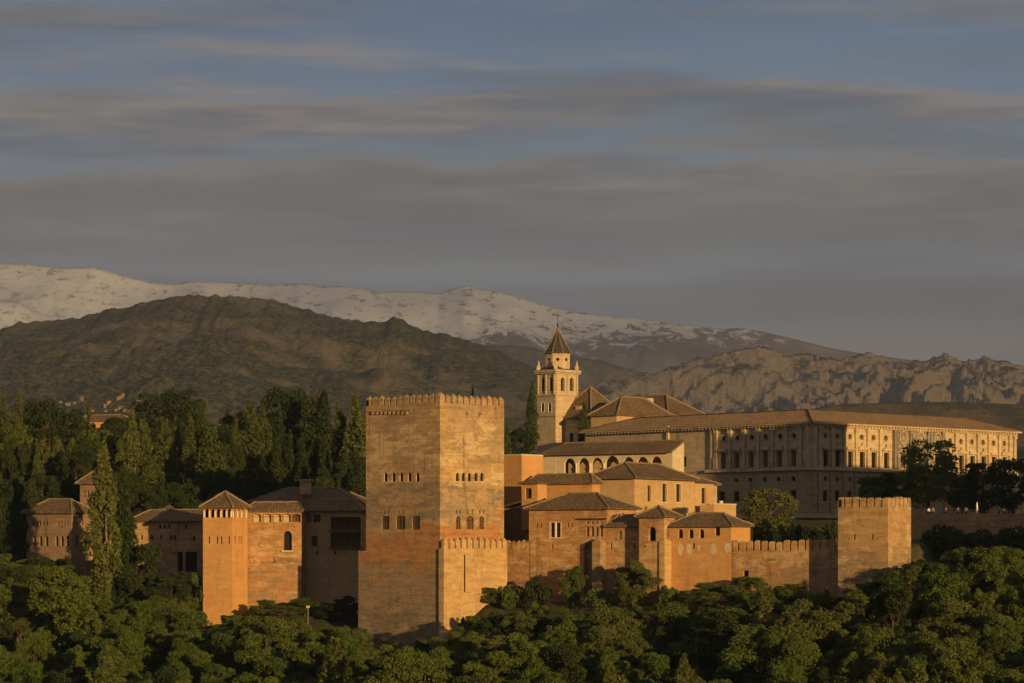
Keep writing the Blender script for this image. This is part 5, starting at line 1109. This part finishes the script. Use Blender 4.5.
for px in range(215, 365, 26): fill.append(('round', px+rnd.uniform(-5, 5), rnd.uniform(468, 480), rnd.uniform(32, 42), rnd.uniform(498, 508), 'D'))
for px in range(112, 212, 20): fill.append(('round', px+rnd.uniform(-4, 4), rnd.uniform(484, 498), rnd.uniform(30, 40), 491, 'D'))
for px in range(-10, 372, 21): fill.append(('pine', px+rnd.uniform(-6, 6), rnd.uniform(416, 436), rnd.uniform(36, 46), rnd.uniform(565, 600), 'D'))
for px in (-6, 8, 22): fill.append(('round', px, 478+rnd.uniform(-6, 6), 40, 488, 'D'))
MT = {'C': LEAF_CY, 'D': LEAF_DK, 'P': LEAF_PO, 'L': LEAF}
NMK = {'cypress': 'cypress_tree', 'column': 'cypress_tree', 'poplar': 'poplar_tree', 'pine': 'pine_tree', 'conifer': 'conifer_tree', 'round': 'broadleaf_tree'}
DSC = {('cypress'): 'thin pointed cypress', 'column': 'broad knobbly cypress', 'poplar': 'pale feathery poplar', 'pine': 'dark flat-topped pine', 'conifer': 'pointed conifer', 'round': 'rounded leafy tree'}
HT = [(k, p, y, w*1.22, Y, m) for k, p, y, w, Y, m in HT]
hill = []
for kd, px, yt, w, Y, m in HT+fill:
    hill.append((place(kd, NMK[kd], px, yt, w, Y, MT[m], group='trees on the left hilltop'), kd, px, m))
for kd in DSC:
    for i, (o, _, px, m) in enumerate(sorted([h for h in hill if h[1] == kd], key=lambda h: h[2])):
        o['label'] = '%s, %s of its kind from the left on the left hilltop' % (DSC[kd], ORD[i] if i < len(ORD) else 'last')

# --- the wood on the slope below the walls
LMK = [(92, 'the ladies pavilion'), (128, 'the tall poplar'), (200, 'the courtyard house'), (252, 'the loggia tower'), (352, 'the loggia wing'), (442, 'the square keep'), (508, 'the bastion'), (604, 'the twin-window hall'), (668, 'the oratory turret'), (734, 'the gallery house'), (836, 'the battlemented wall'), (912, 'the corner tower'), (2000, 'the terrace wall')]
cells = []
wood = []
for _ in range(9000):
    Y = rnd.uniform(318, 478); px = rnd.uniform(-34, 1058); x = X_(px, Y)
    yw = float(ip(WL, x)); d = yw-Y
    if d < 4.5: continue
    if 250 < px < 356 and Y > 441: continue
    h = rnd.choice((rnd.uniform(6.5, 9), rnd.uniform(8, 12), rnd.uniform(11, 15.5)));
    z = gz(x, Y)
    py = HY-(z+h)/Y*F
    if py > 692: continue
    if 560 < py and py < 575 and 440 < px < 900: continue
    wd = h*rnd.uniform(.72, 1.0)
    lim = {(True): 600}.get(True)
    # keep the feet of the walls as clear as in the photograph
    top_min = np.interp(px, [0, 60, 110, 175, 203, 250, 356, 366, 440, 470, 490, 520, 600, 700, 760, 838, 880, 910, 960, 1024], [556, 562, 604, 590, 622, 616, 626, 644, 642, 618, 606, 606, 608, 602, 594, 594, 580, 562, 552, 544])+rnd.uniform(-3, 14)
    if py < top_min: 
        h -= (top_min-py)*Y/F
        if h < 5: continue
        wd = min(wd, h*.95); py = top_min
    if any((x-a)**2+(Y-b)**2 < (.33*(wd+c))**2 for a, b, c in cells): continue
    cells.append((x, Y, wd)); wood.append((x, Y, z, h, wd, px, py))
cols = {}
for t_ in wood:
    for lim, nm in LMK:
        if t_[5] < lim: cols.setdefault(nm, []).append(t_); break
TON = [(LEAF, 'olive green'), (LEAF_PO, 'pale green'), (LEAF_DK, 'dark green')]
for nm, ts in cols.items():
    ts.sort(key=lambda t: t[6]); nr = max(1, min(4, len(ts)//3)); rows = [ts[len(ts)*i//nr:len(ts)*(i+1)//nr] for i in range(nr)]
    rn = {1: ['only'], 2: ['upper', 'lower'], 3: ['upper', 'middle', 'lower'], 4: ['uppermost', 'second', 'third', 'lowest']}[nr]
    for ri, rw_ in enumerate(rows):
        for i, (x, Y, z, h, wd, px, py) in enumerate(sorted(rw_, key=lambda t: t[5])):
            m, tn = TON[rnd.choices((0, 1, 2), (.62, .18, .2))[0]]
            kd = rnd.choices(('broadleaf', 'round', 'open', 'poplar', 'conifer'), (.52, .22, .16, .06, .04))[0]; wd *= .45 if kd in ('poplar', 'conifer') else 1; h *= 1.12 if kd == 'poplar' else 1; m = {'poplar': LEAF_PO, 'conifer': LEAF_DK}.get(kd, m); tn = {'poplar': 'slim pale', 'conifer': 'dark pointed'}.get(kd, tn)
            tree(kd, {'poplar': 'poplar_tree', 'conifer': 'conifer_tree'}.get(kd, 'broadleaf_tree'), x, Y, z, h, wd, m, label='%s tree, %s from left, %s row of the wood below %s' % (tn, ORD[i], rn[ri], nm), group='trees of the wood below the walls')
print('wood', len(wood), 'trees', len(TREES))

# ------------------------------------------------------------------ village on the far slope
me_h = {}
def house_mesh(v):
    if v in me_h: return me_h[v]
    mb = MB(); w, d, h = (9, 7, 6) if v == 0 else ((13, 7, 5) if v == 1 else (7, 7, 8))
    mb.box((-w/2, -d/2, -4), (w, 0, 0), (0, d, 0), (0, 0, h+4), 0, skip=(1,)); a = [(-w/2-.4, -d/2-.4, h), (w/2+.4, -d/2-.4, h), (w/2+.4, d/2+.4, h), (-w/2-.4, d/2+.4, h)]; r0, r1 = (-w/2-.4, 0, h+2), (w/2+.4, 0, h+2)
    mb.face([a[0], a[1], r1, r0], 1); mb.face([a[2], a[3], r0, r1], 1); mb.face([a[1], a[2], r1], 0); mb.face([a[3], a[0], r0], 0)
    for i in range(3): mb.box((-w/2+1+i*w/3.2, -d/2-.05, 1.4), (1.2, 0, 0), (0, .04, 0), (0, 0, 1.8), 2)
    me_h[v] = mb.mesh('village_house', [GREYW, TILE, DARK]); return me_h[v]
def on_hill(px, py, hill_o):
    me = hill_o.data; n = len(me.vertices); co = np.empty(n*3, np.float32); me.vertices.foreach_get('co', co); co = co.reshape(-1, 3)
    d = (co[:, 0]/co[:, 1]*F+CX-px)**2+(HY-co[:, 2]/co[:, 1]*F-py)**2; d = d+(co[:, 1] > 3890)*1e6
    return co[d.argmin()]
for i in range(22):
    px, py = rnd.uniform(52, 138), rnd.uniform(394, 414); p = on_hill(px, py, HILL_B)
    o = bpy.data.objects.new('village_house', house_mesh(rnd.randrange(3))); COL.objects.link(o); o.location = p; o.rotation_euler = (0, 0, rnd.uniform(-.9, .9)); o.scale = (rnd.uniform(.34, .5),)*3
    tag(o, 'tiny pale house of the far village at the foot of the wooded hill', 'house', 'houses of the far village')
# ------------------------------------------------------------------ people and small things on the terrace
def skinned(name, verts, edges, radii, mat, parent, mat2=None):
    me = bpy.data.meshes.new(name); me.from_pydata(verts, edges, []); o = bpy.data.objects.new(name, me); COL.objects.link(o); me.materials.append(mat)
    if parent is not None: o.parent = parent
    md = o.modifiers.new('Skin', 'SKIN'); 
    for v, r in zip(me.skin_vertices[0].data, radii): v.radius = (r, r)
    me.skin_vertices[0].data[0].use_root = True
    s = o.modifiers.new('Subsurf', 'SUBSURF'); s.levels = s.render_levels = 1; return o
def person(px, Y, zb, yaw, cloth, label, sit=0):
    x = X_(px, Y)
    V = [(0, 0, .95), (0, 0, 1.2), (0, 0, 1.42), (0, -.01, 1.52), (0, -.03, 1.66), (.09, 0, .92), (.11, -.02, .5), (.11, .02, .08), (.11, -.14, .04), (-.09, 0, .92), (-.12, .03, .5), (-.12, .06, .08), (-.12, -.10, .04), (.2, 0, 1.4), (.26, .02, 1.12), (.25, -.08, .88), (-.2, 0, 1.4), (-.27, .02, 1.12), (-.24, -.12, .9)]
    E = [(0, 1), (1, 2), (2, 3), (3, 4), (0, 5), (5, 6), (6, 7), (7, 8), (0, 9), (9, 10), (10, 11), (11, 12), (2, 13), (13, 14), (14, 15), (2, 16), (16, 17), (17, 18)]
    Rr = [.14, .14, .13, .06, .105, .09, .065, .05, .045, .09, .065, .05, .045, .065, .05, .04, .065, .05, .04]
    b = skinned('person', V, E, Rr, SKIN, None); b.location = (x, Y, zb); b.rotation_euler = (0, 0, yaw); tag(b, label, 'person', 'people on the palace terrace')
    sv = [(0, 0, .92), (0, 0, 1.2), (0, 0, 1.40), (.2, 0, 1.4), (.26, .02, 1.15), (-.2, 0, 1.4), (-.27, .02, 1.15)]
    skinned('shirt', sv, [(0, 1), (1, 2), (2, 3), (3, 4), (2, 5), (5, 6)], [.165, .165, .15, .085, .07, .085, .07], cloth, b)
    tv = [(0, 0, .95), (.09, 0, .90), (.11, -.02, .5), (.11, .02, .12), (-.09, 0, .90), (-.12, .03, .5), (-.12, .06, .12)]
    skinned('trousers', tv, [(0, 1), (1, 2), (2, 3), (0, 4), (4, 5), (5, 6)], [.15, .11, .085, .07, .11, .085, .07], CL4, b)
    hm = MB(); hm.tube([(0, .0, 1.62), (0, 0, 1.72), (0, -.01, 1.79)], [.115, .125, .05], 8); hm.build('hair', HAIRM, b)
for px, cl, lb_ in ((929, CL1, 'person in white top standing at the terrace edge, leftmost'), (933, CL2, 'person in blue top beside the leftmost person on the terrace'), (946, CL3, 'person in red top alone on the terrace below the biggest tree'), (958, CL2, 'person in blue top on the terrace left of the white parasol'), (966, CL1, 'person in white top next to the white parasol'), (999, CL3, 'person in red top on the terrace at the right'), (1004, CL1, 'person in white top at the right end of the terrace')):
    person(px, 434+rnd.uniform(0, 2), tzt-.62, rnd.uniform(-1, 1), cl, lb_)
x = X_(977, 437); r = thing('parasol', 'closed white parasol standing on the terrace between two dark trees', 'parasol', (x, 437, tzt-.6))
mb = MB(); mb.tube([(x, 437, tzt-.6), (x, 437, tzt+2.1)], [.03, .03], 6); mb.tube([(x, 437, tzt-.6), (x, 437, tzt-.5)], [.28, .26], 10); mb.build('pole', IRON, r)
mb = MB(); mb.tube([(x, 437, tzt-.1), (x, 437, tzt+.5), (x, 437, tzt+1.6), (x, 437, tzt+2.05)], [.16, .2, .13, .02], 8); mb.build('canopy', CL1, r)
# lamp post on the bank below the wing
x, Y = X_(308, 430), 430; z0 = gz(x, Y); z1 = Z_(608, Y)
r = thing('lamp_post', 'grey floodlight post with pale lamp head on the bank below the loggia wing', 'lamp post', (x, Y, z0)); mb = MB(); mb.tube([(x, Y, z0-.5), (x, Y, z1)], [.11, .07], 8); mb.build('post', PALEBARK, r)
mb = MB(); mb.box((x-.25, Y-.2, z1), (.5, 0, 0), (0, .4, 0), (0, 0, .3)); mb.box((x-.3, Y-.25, z1+.303), (.6, 0, 0), (0, .5, 0), (0, 0, .07)); mb.build('lamp_head', CREAM, r)
# the terrace floor behind the retaining wall
p = MB(); p.box((X_(905, 431), 431.2, tzt-1.2), (150, -3.5, 0), (0, 80, 0), (0, 0, .55)); o = p.build('pavement', plain('pale gravel', (.22, .18, .13)), None); o['kind'] = 'structure'
